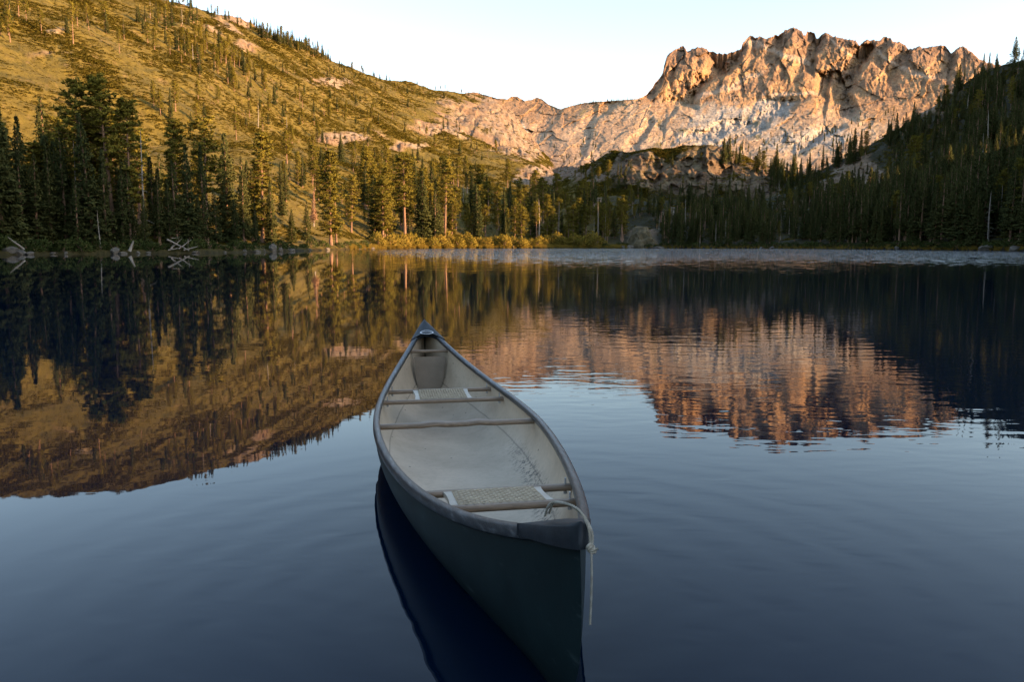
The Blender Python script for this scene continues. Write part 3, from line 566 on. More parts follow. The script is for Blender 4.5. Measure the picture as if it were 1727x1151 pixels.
        for i in range(nx):
            x = lo + (hi - lo) * (i + .5) / nx; V = []; ks = np.linspace(ya, yb, ny * 2 + 1)
            for k, y in enumerate(ks):
                zz = za(y) + 0.0125 + 0.0015 * (1 if (i + k // 2) % 2 else -1)
                V += [(x - .0042, y, zz), (x + .0042, y, zz), (x + .0042, y, zz - .002), (x - .0042, y, zz - .002)]
            q.add(V, gridfaces(len(ks), 4, True))
        for j in range(ny):
            y = ya + (yb - ya) * (j + .5) / ny; V = []
            for k, x in enumerate(np.linspace(lo - .006, hi + .006, 12)): V += [(x, y - .0040, za(y) + .0135), (x, y + .0040, za(y) + .0135), (x, y + .0040, za(y) + .0115), (x, y - .0040, za(y) + .0115)]
            q.add(V, gridfaces(12, 4, True))
        q.build('cane_webbing', cane, st)['kind'] = 'stuff'
        return st
    seat(-1.43, -1.17, 0.33, 0.050, 'near seat of woven cane between two wooden rails'); seat(0.77, 1.05, 0.31, 0.050, 'far seat of woven cane between two wooden rails')
    # flotation bulkhead in the far end
    prof_t = [t for t in TH if t < 1.42]; P = np.array([hull_point(0.81 + 0.02 * math.sin(t), t, sd, 0.010) for sd, tr in ((-1.0, prof_t[:0:-1]), (1.0, prof_t)) for t in tr]); n = len(P); P[:, 1] = P[:, 1].mean(); cen = np.array([0, P[:, 1].mean(), P[:, 2].min() * .4 + P[:, 2].max() * .6])
    V = [cen + (P - cen) * [f, 1, f] + [0, 0, 0] for f in (1.0, .02)]
    obj('flotation_bulkhead', np.concatenate(V), gridfaces(2, n, True), simple('bulkhead_foam', [(0.3, (0.17, 0.135, 0.10)), (0.7, (0.25, 0.20, 0.15))], 6, 0.7), root, False)
    # rope tied through the near tip
    def twisted(b, pts, r):                       # three strands laid round each other
        pts = np.asarray(pts); t = np.gradient(pts, axis=0); t /= np.linalg.norm(t, axis=1)[:, None] + 1e-9; a_ = np.cross(t, [0.3, 0.9, 0.2]); a_ /= np.linalg.norm(a_, axis=1)[:, None]; c_ = np.cross(t, a_); L_ = np.concatenate([[0], np.cumsum(np.linalg.norm(np.diff(pts, axis=0), axis=1))])
        for k in range(3):
            ph = L_ / (r * 6.5) * 2 * math.pi + k * 2.0944; b.tube(pts + (a_ * np.cos(ph)[:, None] + c_ * np.sin(ph)[:, None]) * r * .5, r * .56, 5)
    rope_m = simple('hemp_rope', [(0.3, (0.26, 0.23, 0.17)), (0.7, (0.46, 0.42, 0.34))], 60, 0.8, 0.002, 300)
    yt = -LEN / 2; zt = SH1
    def smooth(pts, n=60):
        pts = np.array(pts, float); k = len(pts); u = np.linspace(0, k - 1, n); i = np.clip(u.astype(int), 0, k - 2); f = (u - i)[:, None]
        g = lambda j: pts[np.clip(j, 0, k - 1)]; a, b_, c_, d_ = g(i - 1), g(i), g(i + 1), g(i + 2)
        return 0.5 * ((2 * b_) + (-a + c_) * f + (2 * a - 5 * b_ + 4 * c_ - d_) * f ** 2 + (-a + 3 * b_ - 3 * c_ + d_) * f ** 3)
    q = MB()
    twisted(q, to_world(smooth([(-0.046, yt + .150, zt - .012), (-0.040, yt + .115, zt + .030), (-0.016, yt + .060, zt + .046), (0.006, yt + .020, zt + .040), (0.019, yt - .006, zt + .008), (0.021, yt - .016, zt - .030)], 160)), 0.0032)
    twisted(q, to_world(smooth([(-0.036, yt + .150, zt - .006), (-0.030, yt + .110, zt + .034), (-0.006, yt + .055, zt + .042), (0.014, yt + .014, zt + .030), (0.026, yt - .010, zt - .002), (0.023, yt - .018, zt - .034)], 160)), 0.0032)
    twisted(q, to_world(smooth([(0.022, yt - .018, zt - .034), (0.023, yt - .022, zt - .09), (0.022, yt - .023, zt - .15), (0.020, yt - .024, zt - .21)], 160)), 0.0026)
    kn = np.array([(0.022 + 0.007 * math.cos(t), yt - .017 + 0.003 * math.sin(2 * t), zt - 0.034 + 0.006 * math.sin(t)) for t in np.linspace(0, 4 * math.pi, 40)]); kn[:, 0] += np.linspace(-.003, .003, 40); kn[:, 2] += np.linspace(.005, -.005, 40)
    rope = empty('mooring_rope', tuple(to_world(np.array([0.02, yt, zt]))))
    tag(rope, 'thin pale rope looped and knotted over the near tip of the canoe', 'rope')
    for nm, bld in (('loop', q),):
        o = bld.build(nm, rope_m, None, True); o.parent = rope; o.matrix_parent_inverse = rope.matrix_world.inverted(); o.location = -rope.location
        o.matrix_parent_inverse.identity()
    q = MB(); q.tube(to_world(kn), 0.0036, 8); q.tube(to_world(np.array([(0.022, yt - .018, zt - .034), (0.030, yt - .022, zt - .036), (0.037, yt - .023, zt - .033)])), 0.0030, 8)
    o = q.build('knot', rope_m, rope, True); o.location = -rope.location
canoe()

# ------------------------------------------------------------------ trees
def leaf(V, Fc, a, b, w):                     # one narrow needle spray: a pointed triangle from a to b
    d = b - a; sd = np.cross(d, rng.normal(size=3)); sd = sd / (np.linalg.norm(sd) + 1e-9) * w; o = len(V)
    V += [a - sd, a + sd, b]; Fc.append((o, o + 1, o + 2))
def flatleaf(V, Fc, a, b, w, up=(0, 0, 1)):
    d = b - a; sd = np.cross(d, up); sd = sd / (np.linalg.norm(sd) + 1e-9) * w; m = a + d * 0.45; o = len(V); k = rng.uniform(-.3, .3) * w
    V += [a, m + sd + np.array([0, 0, k]), b, m - sd - np.array([0, 0, k])]; Fc += [(o, o + 1, o + 2), (o, o + 2, o + 3)]
def trunk_mesh(H, r0, bend, stubs=0, seg=10, n=8, top=0.03):
    b = MB(); t = np.linspace(0, 1, seg); ph = rng.uniform(0, 6.28); pts = np.stack([bend * np.sin(t * 2.6 + ph) - bend * math.sin(ph), bend * np.cos(t * 2.1 + ph) - bend * math.cos(ph), t * H - 0.4], -1)
    rad = r0 * (1 - t) ** 0.85 + top; rad[0] *= 1.35; b.tube(pts, rad, n)
    for _ in range(stubs):
        k = rng.uniform(0.12, 0.85); z = k * H; a = rng.uniform(0, 6.28); L_ = rng.uniform(0.5, 2.2) * (1.2 - k); c = np.array([np.interp(k, t, pts[:, 0]), np.interp(k, t, pts[:, 1]), z])
        e = c + np.array([math.cos(a) * L_, math.sin(a) * L_, rng.uniform(-.5, .3) * L_]); b.tube([c, (c + e) / 2 + [0, 0, .08], e], [.05, .035, .01], 4)
    return np.array(b.V), b.F, pts
def fir_mesh(H=25.0, width=3.2, low=0.05, dens=1.0, ragged=0.12):
    tv, tf, pts = trunk_mesh(H, 0.34, 0.15, 8); V, Fc = [], []; z = low * H + 0.5; tk = np.linspace(0, 1, len(pts)); bulge = rng.uniform(0, 6.28); ph0 = rng.uniform(0, 6.28)
    while z < H - 0.15:
        k = z / H; ell = width * (1 - k) ** 0.95 * (0.6 + 0.4 * min(1, (k - low) * 9 + .3)) * (1 + 0.16 * math.sin(k * 19 + bulge)) + 0.16; nb = 7 if k < 0.8 else 5; ph = rng.uniform(0, 6.28)
        ax = np.array([np.interp(k, tk, pts[:, 0]), np.interp(k, tk, pts[:, 1]), 0])
        for q in range(nb):
            if rng.random() < ragged * (1 + .8 * math.sin(ph0 + k * 11)): continue
            a = ph + 6.283 * q / nb + rng.uniform(-.35, .35); L_ = ell * rng.uniform(0.5, 1.25); droop = rng.uniform(0.10, 0.45) * (1.15 - k) - 0.30 * k; d = np.array([math.cos(a), math.sin(a), 0]); sdv = np.array([-d[1], d[0], 0])
            P = lambda f: ax + d * L_ * f + np.array([0, 0, z - droop * L_ * f ** 1.4 + 0.12 * L_ * f ** 4])
            n = max(2, min(6, int(L_ / 0.42)))
            for i in range(1, n + 1):
                f = i / n; c = P(f * 0.93)
                for sg in (-1, 1):
                    ln = (0.30 + L_ * (0.26 - 0.12 * f)) * rng.uniform(.7, 1.25); e = c + d * ln * 0.75 + sdv * sg * ln * 0.75 + np.array([0, 0, -ln * rng.uniform(.05, .55)])
                    flatleaf(V, Fc, c - d * .05, e, ln * 0.24, np.array([0, 0, .7]) + rng.normal(0, .7, 3))
                flatleaf(V, Fc, c + [0, 0, .1], c + np.array([rng.uniform(-.2, .2), rng.uniform(-.2, .2), -rng.uniform(.35, .8)]) + d * .15, 0.15 + .03 * L_, rng.normal(size=3))
            flatleaf(V, Fc, P(0.7), P(1.08), 0.10 + L_ * 0.05, rng.normal(size=3))
        z += (0.34 + 0.16 * (1 - k)) / dens
    leaf(V, Fc, np.array([pts[-1][0], pts[-1][1], H - .9]), np.array([pts[-1][0], pts[-1][1], H + .6]), 0.10)
    return tv, tf, np.array(V), np.array([f for f in Fc])
def pine_mesh(H=25.0, width=3.6, low=0.40, gaps=0.25):
    tv, tf, pts = trunk_mesh(H, 0.36, 0.25, 14); V, Fc = [], []; z = low * H; br = MB()
    while z < H - 0.1:
        k = z / H; kk = (k - low) / (1 - low); ell = width * (0.42 + 0.75 * kk ** 0.4 * (1 - kk) ** 0.62) * (1 if kk < .85 else 0.75); nb = rng.integers(4, 7)
        ax = np.array([np.interp(k, np.linspace(0, 1, len(pts)), pts[:, 0]), np.interp(k, np.linspace(0, 1, len(pts)), pts[:, 1]), z])
        for q in range(nb):
            if rng.random() < gaps * (1.6 - kk): continue
            a = rng.uniform(0, 6.283); L_ = ell * rng.uniform(0.45, 1.15); d = np.array([math.cos(a), math.sin(a), rng.uniform(-.28, .12) + 0.55 * kk ** 2]); e = ax + d * L_
            br.tube([ax, e], [0.05, 0.02], 3, False)
            for f in (0.35, 0.55, 0.78, 1.0):
                if f < 0.9 and rng.random() < 0.2: continue
                c = ax + d * L_ * f + rng.normal(0, .12, 3); rr = rng.uniform(.5, .85) * (0.7 + 0.3 * width / 3.6)
                for _ in range(11):
                    dv = rng.normal(size=3); dv[2] = abs(dv[2]) * 0.55 + 0.05; dv[:2] += d[:2] * .5; dv /= np.linalg.norm(dv); flatleaf(V, Fc, c, c + dv * rr, rr * 0.17, rng.normal(size=3))
        z += rng.uniform(0.28, 0.6)
    o = len(tv); tv = np.concatenate([tv, np.array(br.V)]); tf = list(tf) + [tuple(o + i for i in f) for f in br.F]
    return tv, tf, np.array(V), np.array(Fc)
def snag_mesh(H=20.0):
    tv, tf, pts = trunk_mesh(H, 0.22, 0.25, 26, top=0.05); return tv, tf
firs = [fir_mesh(width=w, low=lo, dens=d, ragged=rg) for w, lo, d, rg in ((4.0, .03, 1.05, .1), (3.3, .04, 1, .15), (2.8, .05, 1, .1), (3.5, .08, .95, .3), (2.7, .12, .95, .2), (3.1, .18, .95, .35), (2.3, .06, .95, .15), (3.7, .10, .8, .4), (2.5, .25, .8, .35))]
pines = [pine_mesh(width=w, low=lo, gaps=g) for w, lo, g in ((4.0, .30, .15), (3.6, .42, .15), (4.2, .20, .12), (3.2, .48, .15), (3.8, .12, .10))]
snags = [snag_mesh() for _ in range(3)]
def pair(name, tv, tf, cv, cf, tm, cm): return (meshdata(name + '_trunk', tv, tf, (tm,), True), leafmesh(name + '_crown', cv, cf, (cm,))[0])
FIR = [pair('fir', *f, M['bark'], M['fir']) for f in firs]; PINE = [pair('pine', *f, M['bark'], M['pine']) for f in pines]
SNAG = [meshdata('snag_trunk', *s, (M['snag'],), True) for s in snags]; DEAD = pair('dead_fir', *firs[4], M['snag'], M['dead'])
def whole(name, tv, tf, cv, cf, tm, cm):
    m, Nf = leafmesh(name, cv, cf, (cm,)); V = np.empty(len(m.vertices) * 3, np.float32); m.vertices.foreach_get('co', V); V = V.reshape(-1, 3); F3 = []
    for f in tf: F3 += [(f[0], f[k], f[k + 1]) for k in range(1, len(f) - 1)]
    F3 = np.array(F3); T2 = np.asarray(tv)[F3].reshape(-1, 3); a_ = T2.reshape(-1, 3, 3); g_ = np.cross(a_[:, 1] - a_[:, 0], a_[:, 2] - a_[:, 0]); g_ /= np.linalg.norm(g_, axis=1)[:, None] + 1e-9
    AV = np.concatenate([T2, V]); nf_ = len(AV) // 3; w = meshdata(name, AV, np.arange(len(AV)).reshape(-1, 3), (tm, cm), True, [0] * len(F3) + [1] * (nf_ - len(F3)))
    w.normals_split_custom_set_from_vertices(np.concatenate([np.repeat(g_, 3, 0), np.repeat(Nf, 3, 0)]).astype(np.float32)); return w
WHOLE = [whole('fir', *f, M['bark'], M['fir']) for f in firs] + [whole('pine', *f, M['bark'], M['pine']) for f in pines] + SNAG
def put_tree(kind, var, P, H, label, group, wide=1.0, lean=0.0):
    nm, cat = {'fir': ('fir_tree', 'fir'), 'pine': ('pine_tree', 'pine'), 'snag': ('dead_tree', 'dead tree'), 'dead': ('dead_tree', 'dead tree')}[kind]
    o = empty(nm, tuple(P), random.uniform(0, 6.28)); tag(o, label, cat, group); s = H / (20.0 if kind == 'snag' else 25.0); o.scale = (s * wide, s * wide, s)
    o.rotation_euler = (random.gauss(0, .018), random.gauss(0, .018), o.rotation_euler[2])
    if kind == 'snag': link(bpy.data.objects.new('trunk', SNAG[var % 3]), o)
    else:
        t, c = DEAD if kind == 'dead' else (FIR[var % len(FIR)] if kind == 'fir' else PINE[var % len(PINE)])
        link(bpy.data.objects.new('trunk', t), o); link(bpy.data.objects.new('crown', c), o)
    return o
def hm(px, base_row, top_row):                 # standing point on the ground at that pixel and the height that reaches the top row
    P = on_land(px, base_row); d = math.hypot(P[0], P[1]); return P, HC + ray(px, top_row)[1] * d - P[2]
LEFTG = 'tall conifers along the shaded left shore'
HERO = [ # kind, variant, px, base row, top row, width, label
 ('fir', 0, 6, 418, 150, 1.05, 'very dark dense fir cut by the left edge of the picture'),
 ('fir', 1, 44, 414, 194, .9, 'dark narrow fir beside the big one at the left edge'),
 ('fir', 2, 86, 416, 238, 1.0, 'short dark fir left of the two tall bare-trunked pines'),
 ('fir', 3, 112, 412, 206, .9, 'slim fir touching the leftmost tall pine'),
 ('pine', 1, 141, 412, 138, 1.0, 'leftmost tall pine, pale bare trunk under a small tufted crown'),
 ('fir', 1, 158, 417, 190, .95, 'dark fir filling the gap between the two tall bare-trunked pines'),
 ('pine', 3, 193, 412, 136, 1.05, 'tall pine with flat layered crown above the leaning white stump'),
 ('pine', 0, 226, 413, 172, 1.0, 'brown pine with several thin trunks above the leaning white stump'),
 ('fir', 4, 268, 415, 282, 1.1, 'small dark fir between the brown pine and the driftwood heap'),
 ('pine', 4, 300, 410, 208, .95, 'slender pine rising behind the driftwood heap'),
 ('fir', 1, 318, 414, 245, .9, 'dark fir directly right of the driftwood heap'),
 ('pine', 1, 347, 413, 200, 1.15, 'big pine with straight reddish trunk right of the driftwood heap'),
 ('fir', 0, 382, 411, 222, 1.0, 'broad fir with golden right side next to the reddish trunk'),
 ('fir', 3, 412, 412, 262, 1.0, 'middle-sized fir between the broad fir and the last tall golden tree of the left stand'),
 ('pine', 4, 441, 409, 228, 1.1, 'last tall golden tree at the right end of the left stand'),
 ('fir', 2, 458, 412, 305, 1.1, 'low fir at the foot of the last golden tree of the left stand'),
 ('fir', 1, 24, 419, 262, 1.1, 'lower dark fir in front of the pair at the left edge'), ('fir', 3, 64, 418, 258, 1.1, 'blackish fir above the pale rocks at the far left'),
 ('fir', 5, 132, 419, 300, 1.2, 'low dark fir at the water under the leftmost tall pine'), ('fir', 6, 178, 417, 250, 1.1, 'thin dark fir squeezed under the flat crowned pine'),
 ('fir', 2, 206, 416, 268, 1.1, 'dark fir just behind the leaning white stump'), ('fir', 0, 244, 418, 330, .9, 'small fir at the water left of the driftwood heap'), ('fir', 1, 288, 415, 300, 1.0, 'small fir right behind the driftwood heap'),
 ('fir', 3, 366, 416, 318, 1.0, 'low fir at the foot of the reddish trunk'), ('fir', 0, 398, 416, 335, 1.0, 'low wide fir on the shore below the broad fir'), ('fir', 2, 432, 416, 342, 1.0, 'low fir at the water near the right end of the left stand'),
 ('fir', 0, 492, 411, 352, 1.2, 'small dark bushy fir left of the twin-trunked tree'), ('fir', 3, 516, 412, 338, 1.0, 'small green fir standing nearest to the twin-trunked tree on its left'),
 ('pine', 4, 557, 414, 258, 1.15, 'large solitary conifer with two pale trunks at the water'), ('fir', 5, 566, 413, 278, .9, 'slimmer companion grown together with the twin-trunked tree'),
 ('pine', 2, 592, 392, 298, 1.1, 'rounded golden pine on the bright slope right of the twin-trunked tree'), ('dead', 0, 528, 384, 322, 1.1, 'pinkish dead fir on the golden slope left of the twin-trunked tree'),
 ('fir', 2, 630, 406, 300, 1.1, 'dark fir at the right edge of the golden slope'), ('pine', 4, 652, 409, 285, 1.0, 'golden conifer left of the bright-trunked pine on the middle shore'),
 ('pine', 1, 683, 411, 258, 1.25, 'tall sunlit pine with bright straight trunk on the middle shore'), ('fir', 0, 712, 408, 286, 1.0, 'broad golden fir just right of the bright-trunked pine'),
 ('fir', 4, 738, 406, 300, 1.1, 'shaded fir two places right of the bright-trunked pine'), ('pine', 3, 749, 410, 268, 1.1, 'tall thin-trunked pine in the middle of the golden shore trees'),
 ('fir', 0, 806, 409, 308, .9, 'dense dark green fir at the middle of the golden shore'), ('fir', 1, 852, 408, 316, .85, 'smooth tall fir left of the small lone golden pine'),
 ('pine', 2, 868, 409, 336, .95, 'small lone golden pine with bright trunk on the middle shore'), ('fir', 2, 852, 411, 364, 1.1, 'short golden young fir beside the small lone pine'),
 ('fir', 0, 902, 408, 324, .9, 'wide golden fir right of the small lone pine'), ('pine', 4, 922, 408, 330, .9, 'olive pine near the paired bright trunks'),
 ('pine', 1, 958, 410, 350, 1.1, 'left of the paired bright-trunked pines on the middle shore'), ('pine', 2, 967, 410, 346, 1.0, 'right of the paired bright-trunked pines on the middle shore'),
 ('snag', 0, 941, 408, 340, 1.0, 'bare bright snag left of the paired bright trunks'), ('snag', 1, 1007, 410, 338, 1.0, 'tall pinkish bare snag at the sunlit end of the middle shore'), ('snag', 2, 1000, 410, 366, 1.0, 'shorter pinkish snag leaning close to the tall one'),
 ('snag', 1, 1020, 409, 360, .8, 'thin grey snag just right of the tall pinkish one'), ('snag', 0, 1206, 412, 372, .9, 'pale thin snag in the dark trees right of the rock slab'), ('snag', 2, 1222, 411, 366, .8, 'grey dead trunk among the dark trees on the right shore'),
 ('snag', 1, 1172, 409, 356, .8, 'slender pale snag beside the shaded rock slab'), ('snag', 0, 788, 330, 284, 1.0, 'bleached snag high above the middle shore trees'), ('snag', 2, 1313, 330, 300, 1.0, 'dead trunk with reddish foot among the dark right trees'),
 ('snag', 0, 243, 416, 215, .8, 'thin grey snag next to the brown pine'), ('snag', 1, 131, 413, 232, .7, 'whitish bare trunk beside the leftmost tall pine'), ('snag', 2, 170, 421, 352, 1.1, 'bent pale trunk at the water below the flat crowned pine'),
 ('pine', 3, 122, 74, 4, .8, 'lone tall pine with orange trunk high on the left hillside'), ('pine', 1, 200, 90, 48, .9, 'small pine with pale trunk high on the hillside right of the lone orange one'), ('dead', 0, 1690, 286, 236, .9, 'rusty dead conifer in the dark forest at the right edge')]
placed = []
for kind, var, px, rb, rt, w, lab in HERO:
    P, H = hm(px, rb, rt); g = LEFTG if px < 470 and rb > 380 else 'single conspicuous trees of the lake shore and slopes'
    put_tree(kind, var, P, H, lab, g, w); placed.append((px, rb))
# ---- the rest of the forest, sampled area by area; the trees that show largest become objects, the rest one mass
POLY = [ # polygon of standing points, number, height range (m), share of pines (raised where sunlit), share of snags, label
 ([(-40, 396), (470, 396), (455, 414), (-40, 418)], 58, (7, 18), .25, .02, 'conifer deep in the dark stand along the left shore'),
 ([(-40, 330), (200, 345), (470, 360), (455, 396), (-40, 396)], 40, (9, 20), .35, .02, 'conifer behind the dark left-shore stand at the foot of the brushy hill'),
 ([(470, 330), (640, 310), (640, 400), (600, 395), (540, 372), (470, 392)], 11, (6, 13), .5, .02, 'conifer scattered on the golden slope behind the twin-trunked tree'),
 ([(620, 398), (1055, 398), (1055, 411), (640, 411)], 58, (9, 25), .6, .03, 'conifer in the golden belt along the middle shore'),
 ([(610, 350), (1040, 360), (1055, 398), (620, 398)], 84, (10, 25), .6, .02, 'conifer inside the golden belt behind the first row on the middle shore'),
 ([(600, 290), (700, 285), (800, 300), (900, 322), (1020, 335), (1040, 360), (610, 350)], 80, (9, 22), .55, .02, 'conifer at the upper edge of the golden belt below the hillside'),
 ([(470, 270), (600, 265), (860, 285), (870, 300), (600, 300), (470, 330)], 36, (8, 16), .5, .02, 'scattered conifer on the slope above the golden belt'),
 ([(1060, 330), (1130, 340), (1140, 400), (1110, 410), (1060, 370)], 34, (7, 14), .2, .02, 'conifer around the shaded rock slab on the far shore'),
 ([(1115, 372), (1380, 372), (1380, 415), (1115, 416)], 150, (7, 16), .03, .03, 'shaded conifer on the shore right of the rock slab'),
 ([(1380, 372), (1760, 372), (1760, 417), (1380, 416)], 180, (9, 20), .03, .02, 'shaded conifer on the dark right shore'),
 ([(1150, 345), (1300, 345), (1390, 340), (1390, 372), (1130, 372)], 80, (8, 16), .03, .02, 'dark conifer between the brown knoll and the right shore'),
 ([(1290, 290), (1400, 285), (1390, 320), (1300, 330)], 50, (9, 17), .03, .02, 'dark conifer in the notch between the two rocky knolls'),
 ([(1390, 330), (1510, 325), (1520, 372), (1390, 372)], 70, (9, 17), .03, .02, 'dark conifer below the right rocky knoll'),
 ([(1500, 250), (1620, 200), (1760, 150), (1780, 372), (1520, 372)], 330, (8, 19), .03, .02, 'dark conifer on the steep shaded slope at the right'),
 ([(1470, 255), (1500, 225), (1640, 140), (1760, 95), (1760, 160), (1620, 205), (1500, 262)], 95, (9, 19), .06, .02, 'conifer near the top of the shaded right slope'),
 ([(1220, 262), (1300, 285), (1420, 276), (1470, 250), (1480, 262), (1400, 292), (1290, 298), (1215, 285)], 26, (12, 22), .1, .0, 'dark conifer on the crest between the two knolls against the pale granite'),
 ([(150, 60), (250, 20), (320, 25), (450, 130), (440, 165), (360, 150), (250, 80)], 84, (10, 17), .45, .02, 'dark conifer in the straggling band across the left hillside'),
 ([(-30, 30), (150, 20), (150, 60), (-30, 80)], 16, (10, 17), .6, .0, 'conifer on the upper left hillside near the lone orange-trunked pine'),
 ([(430, 50), (545, 90), (560, 108), (440, 66)], 110, (9, 16), .1, .0, 'dark tree in the row along the crest of the left hill'),
 ([(545, 100), (760, 155), (850, 168), (850, 182), (700, 165), (545, 130)], 90, (5, 11), .3, .0, 'small tree along the descending crest of the left hill'),
 ([(380, 150), (640, 170), (850, 230), (860, 280), (600, 262), (420, 250)], 74, (8, 16), .5, .03, 'scattered tree on the middle of the sunny left hillside'),
 ([(240, 175), (420, 170), (460, 260), (300, 250)], 14, (8, 16), .6, .0, 'scattered pine above the left stand'),
 ([(420, 90), (600, 125), (800, 170), (640, 180), (400, 150)], 44, (5, 10), .4, .0, 'tiny tree dotted on the upper left hillside'),
 ([(240, 6), (330, 8), (430, 44), (430, 52), (330, 20)], 26, (7, 13), .3, .0, 'tree at the very top of the left hill'),
 ([(960, 292), (1040, 280), (1060, 330), (980, 330)], 22, (8, 16), .3, .02, 'conifer on the rocky ground left of the brown knoll'),
 ([(1040, 262), (1330, 262), (1330, 330), (1040, 330)], 24, (5, 9), .3, .02, 'stunted tree on the brown rocky knoll'),
 ([(1390, 270), (1500, 262), (1500, 325), (1390, 325)], 14, (5, 11), .2, .02, 'stunted tree on the right rocky knoll'),
]
cand = []
for poly, n, hr_, sp, ss_, lab in POLY:
    xs, ys = [p_[0] for p_ in poly], [p_[1] for p_ in poly]; k = 0; guard = 0
    while k < n and guard < n * 30:
        guard += 1; x, y = random.uniform(min(xs), max(xs)), random.uniform(min(ys), max(ys))
        if not inpoly(x, y, poly): continue
        P = on_land(x, y)
        if P is None: continue
        if abs(x - 1085) < 15 and 372 < y: continue
        H = random.uniform(*hr_) * random.uniform(.8, 1.1); q = random.random(); kind = 'snag' if q < ss_ else ('pine' if q < ss_ + sp else 'fir'); d = math.hypot(P[0], P[1])
        cand.append((H / d, kind, random.randrange(100), P, H, lab, random.uniform(.8, 1.45))); k += 1
for x, y, n, h_ in [(1010, 172, 26, 9), (1060, 168, 14, 9), (1150, 240, 14, 7), (1260, 245, 24, 9), (1420, 235, 30, 10), (1330, 235, 26, 8), (1100, 215, 8, 6), (1470, 210, 18, 8), (1380, 200, 8, 6), (1000, 250, 14, 7), (960, 265, 12, 7), (870, 250, 6, 8), (905, 215, 5, 8), (1560, 110, 5, 9), (1500, 190, 6, 9)]:
    for _ in range(n):
        xx = random.gauss(x, 22); yy = random.gauss(y, 3 if y < 180 else 9); i = int(np.clip((xx - PXg[0]) / (PXg[1] - PXg[0]), 0, 999)); yy = max(yy, silrow[i] + 1.5); P = on_mountain(xx, yy); H = h_ * random.uniform(.7, 1.3) * (1.35 if y > 180 else 1)
        cand.append((H / math.hypot(P[0], P[1]), 'fir', random.randrange(100), P, H, 'x', 1.0))
for _ in range(170):                          # unseen trees added on the bank beyond the right edge to shade the forest
    a = R(random.uniform(36.5, 60)); i = int(np.searchsorted(AZ, a)); d = random.uniform(.0, 1); D_ = np.hypot(X[:, i], Y[:, i]); d = D_[3] + 8 + d * 130; z = float(np.interp(d, D_, Zm[:, i])); H = random.uniform(13, 21)
    cand.append((0.0, 'fir', random.randrange(100), np.array([d * math.sin(a), d * math.cos(a), z]), H, 'x', 1.1))
for _ in range(90):                           # and the left stand goes on beyond the left edge
    a = R(random.uniform(-52, -36)); i = int(np.searchsorted(AZ, a)); D_ = np.hypot(X[:, i], Y[:, i]); d = D_[3] + 3 + abs(random.gauss(0, 22)); z = float(np.interp(d, D_, Zm[:, i])); H = random.uniform(9, 21)
    cand.append((0.0, 'fir' if random.random() < .7 else 'pine', random.randrange(100), np.array([d * math.sin(a), d * math.cos(a), z]), H, 'x', 1.1))
cand.sort(key=lambda c: -c[0]); rest = []; chosen = {}; cnt = {'fir': sum(h[0] == 'fir' for h in HERO), 'pine': sum(h[0] == 'pine' for h in HERO), 'snag': 10}
MARK = [(20, 'above the stepped pale rocks'), (85, 'left of the leftmost tall pine'), (141, 'around the leftmost tall pine'), (175, 'above the bent pale trunk'), (218, 'by the leaning white stump'), (262, 'left of the driftwood heap'), (303, 'behind the driftwood heap'), (347, 'by the big reddish trunk'), (395, 'by the broad golden-sided fir'), (450, 'by the big upright boulder'), (510, 'left of the twin-trunked tree'), (560, 'around the twin-trunked tree'), (625, 'where the golden bushes begin'), (683, 'by the bright-trunked pine'), (745, 'right of the bright-trunked pine'),
        (806, 'left of the small lone pine'), (868, 'around the small lone pine'), (920, 'right of the small lone pine'), (962, 'by the paired bright trunks'), (1007, 'by the tall pinkish snag'), (1050, 'left of the rock slab'), (1100, 'at the rock slab'), (1140, 'right of the rock slab'), (1180, 'behind the pale post'), (1235, 'right of the pale post'), (1294, 'behind the two round pale rocks'), (1350, 'right of the two round pale rocks'), (1420, 'under the right rocky knoll'), (1470, 'left of the grey shore rocks'), (1512, 'behind the grey shore rocks'), (1570, 'right of the grey shore rocks'), (1630, 'left of the long bank rock'), (1675, 'above the long bank rock'), (1725, 'at the right edge')]
def near_mark(px): return min(MARK, key=lambda m: abs(m[0] - px))[1]
def ranked(items, key):                       # tallest and shortest of a few look-alikes stand out; those between share
    items = sorted(items, key=key); n = len(items)
    return [(it, 'tallest' if k == 0 and n > 1 else 'second tallest' if k == 1 and n > 3 else 'shortest' if k == n - 1 and n > 2 else 'middling' if n > 1 else 'lone') for k, it in enumerate(items)]
for c in cand:
    _, kind, var, P, H, lab, w = c
    if lab != 'x' and cnt[kind] < {'fir': 215, 'pine': 120, 'snag': 40}[kind]:
        cnt[kind] += 1; px_, row_ = pixel(P); shore = row_ > 355; word = {'fir': 'fir', 'pine': 'pine', 'snag': 'bare dead tree'}[kind]
        l2 = re.sub('conifer|tree|pine', word, lab, count=1); zone = near_mark(px_) if shore else ''
        chosen.setdefault(('' if zone else l2, zone, kind), []).append(c)
    else: rest.append(c)
for (l2, zone, kind), items in chosen.items():
    for c, rank in ranked(items, lambda c: -c[4]):
        words = l2.split(); short = ' '.join(words)
        if zone: short = {'left': 'in the left stand', 'mid': 'in the golden belt', 'right': 'in the dark right forest'}['left' if pixel(c[3])[0] < 480 else 'mid' if pixel(c[3])[0] < 1050 else 'right']; text = '%s %s %s %s' % (rank, {'fir': 'fir', 'pine': 'pine', 'snag': 'bare dead tree'}[kind], zone, short)
        else: text = rank + ' ' + l2
        put_tree(kind, c[2], c[3], c[4], text, {'fir': 'firs', 'pine': 'pines', 'snag': 'dead trees'}[kind] + ' ' + (zone or l2), c[6])
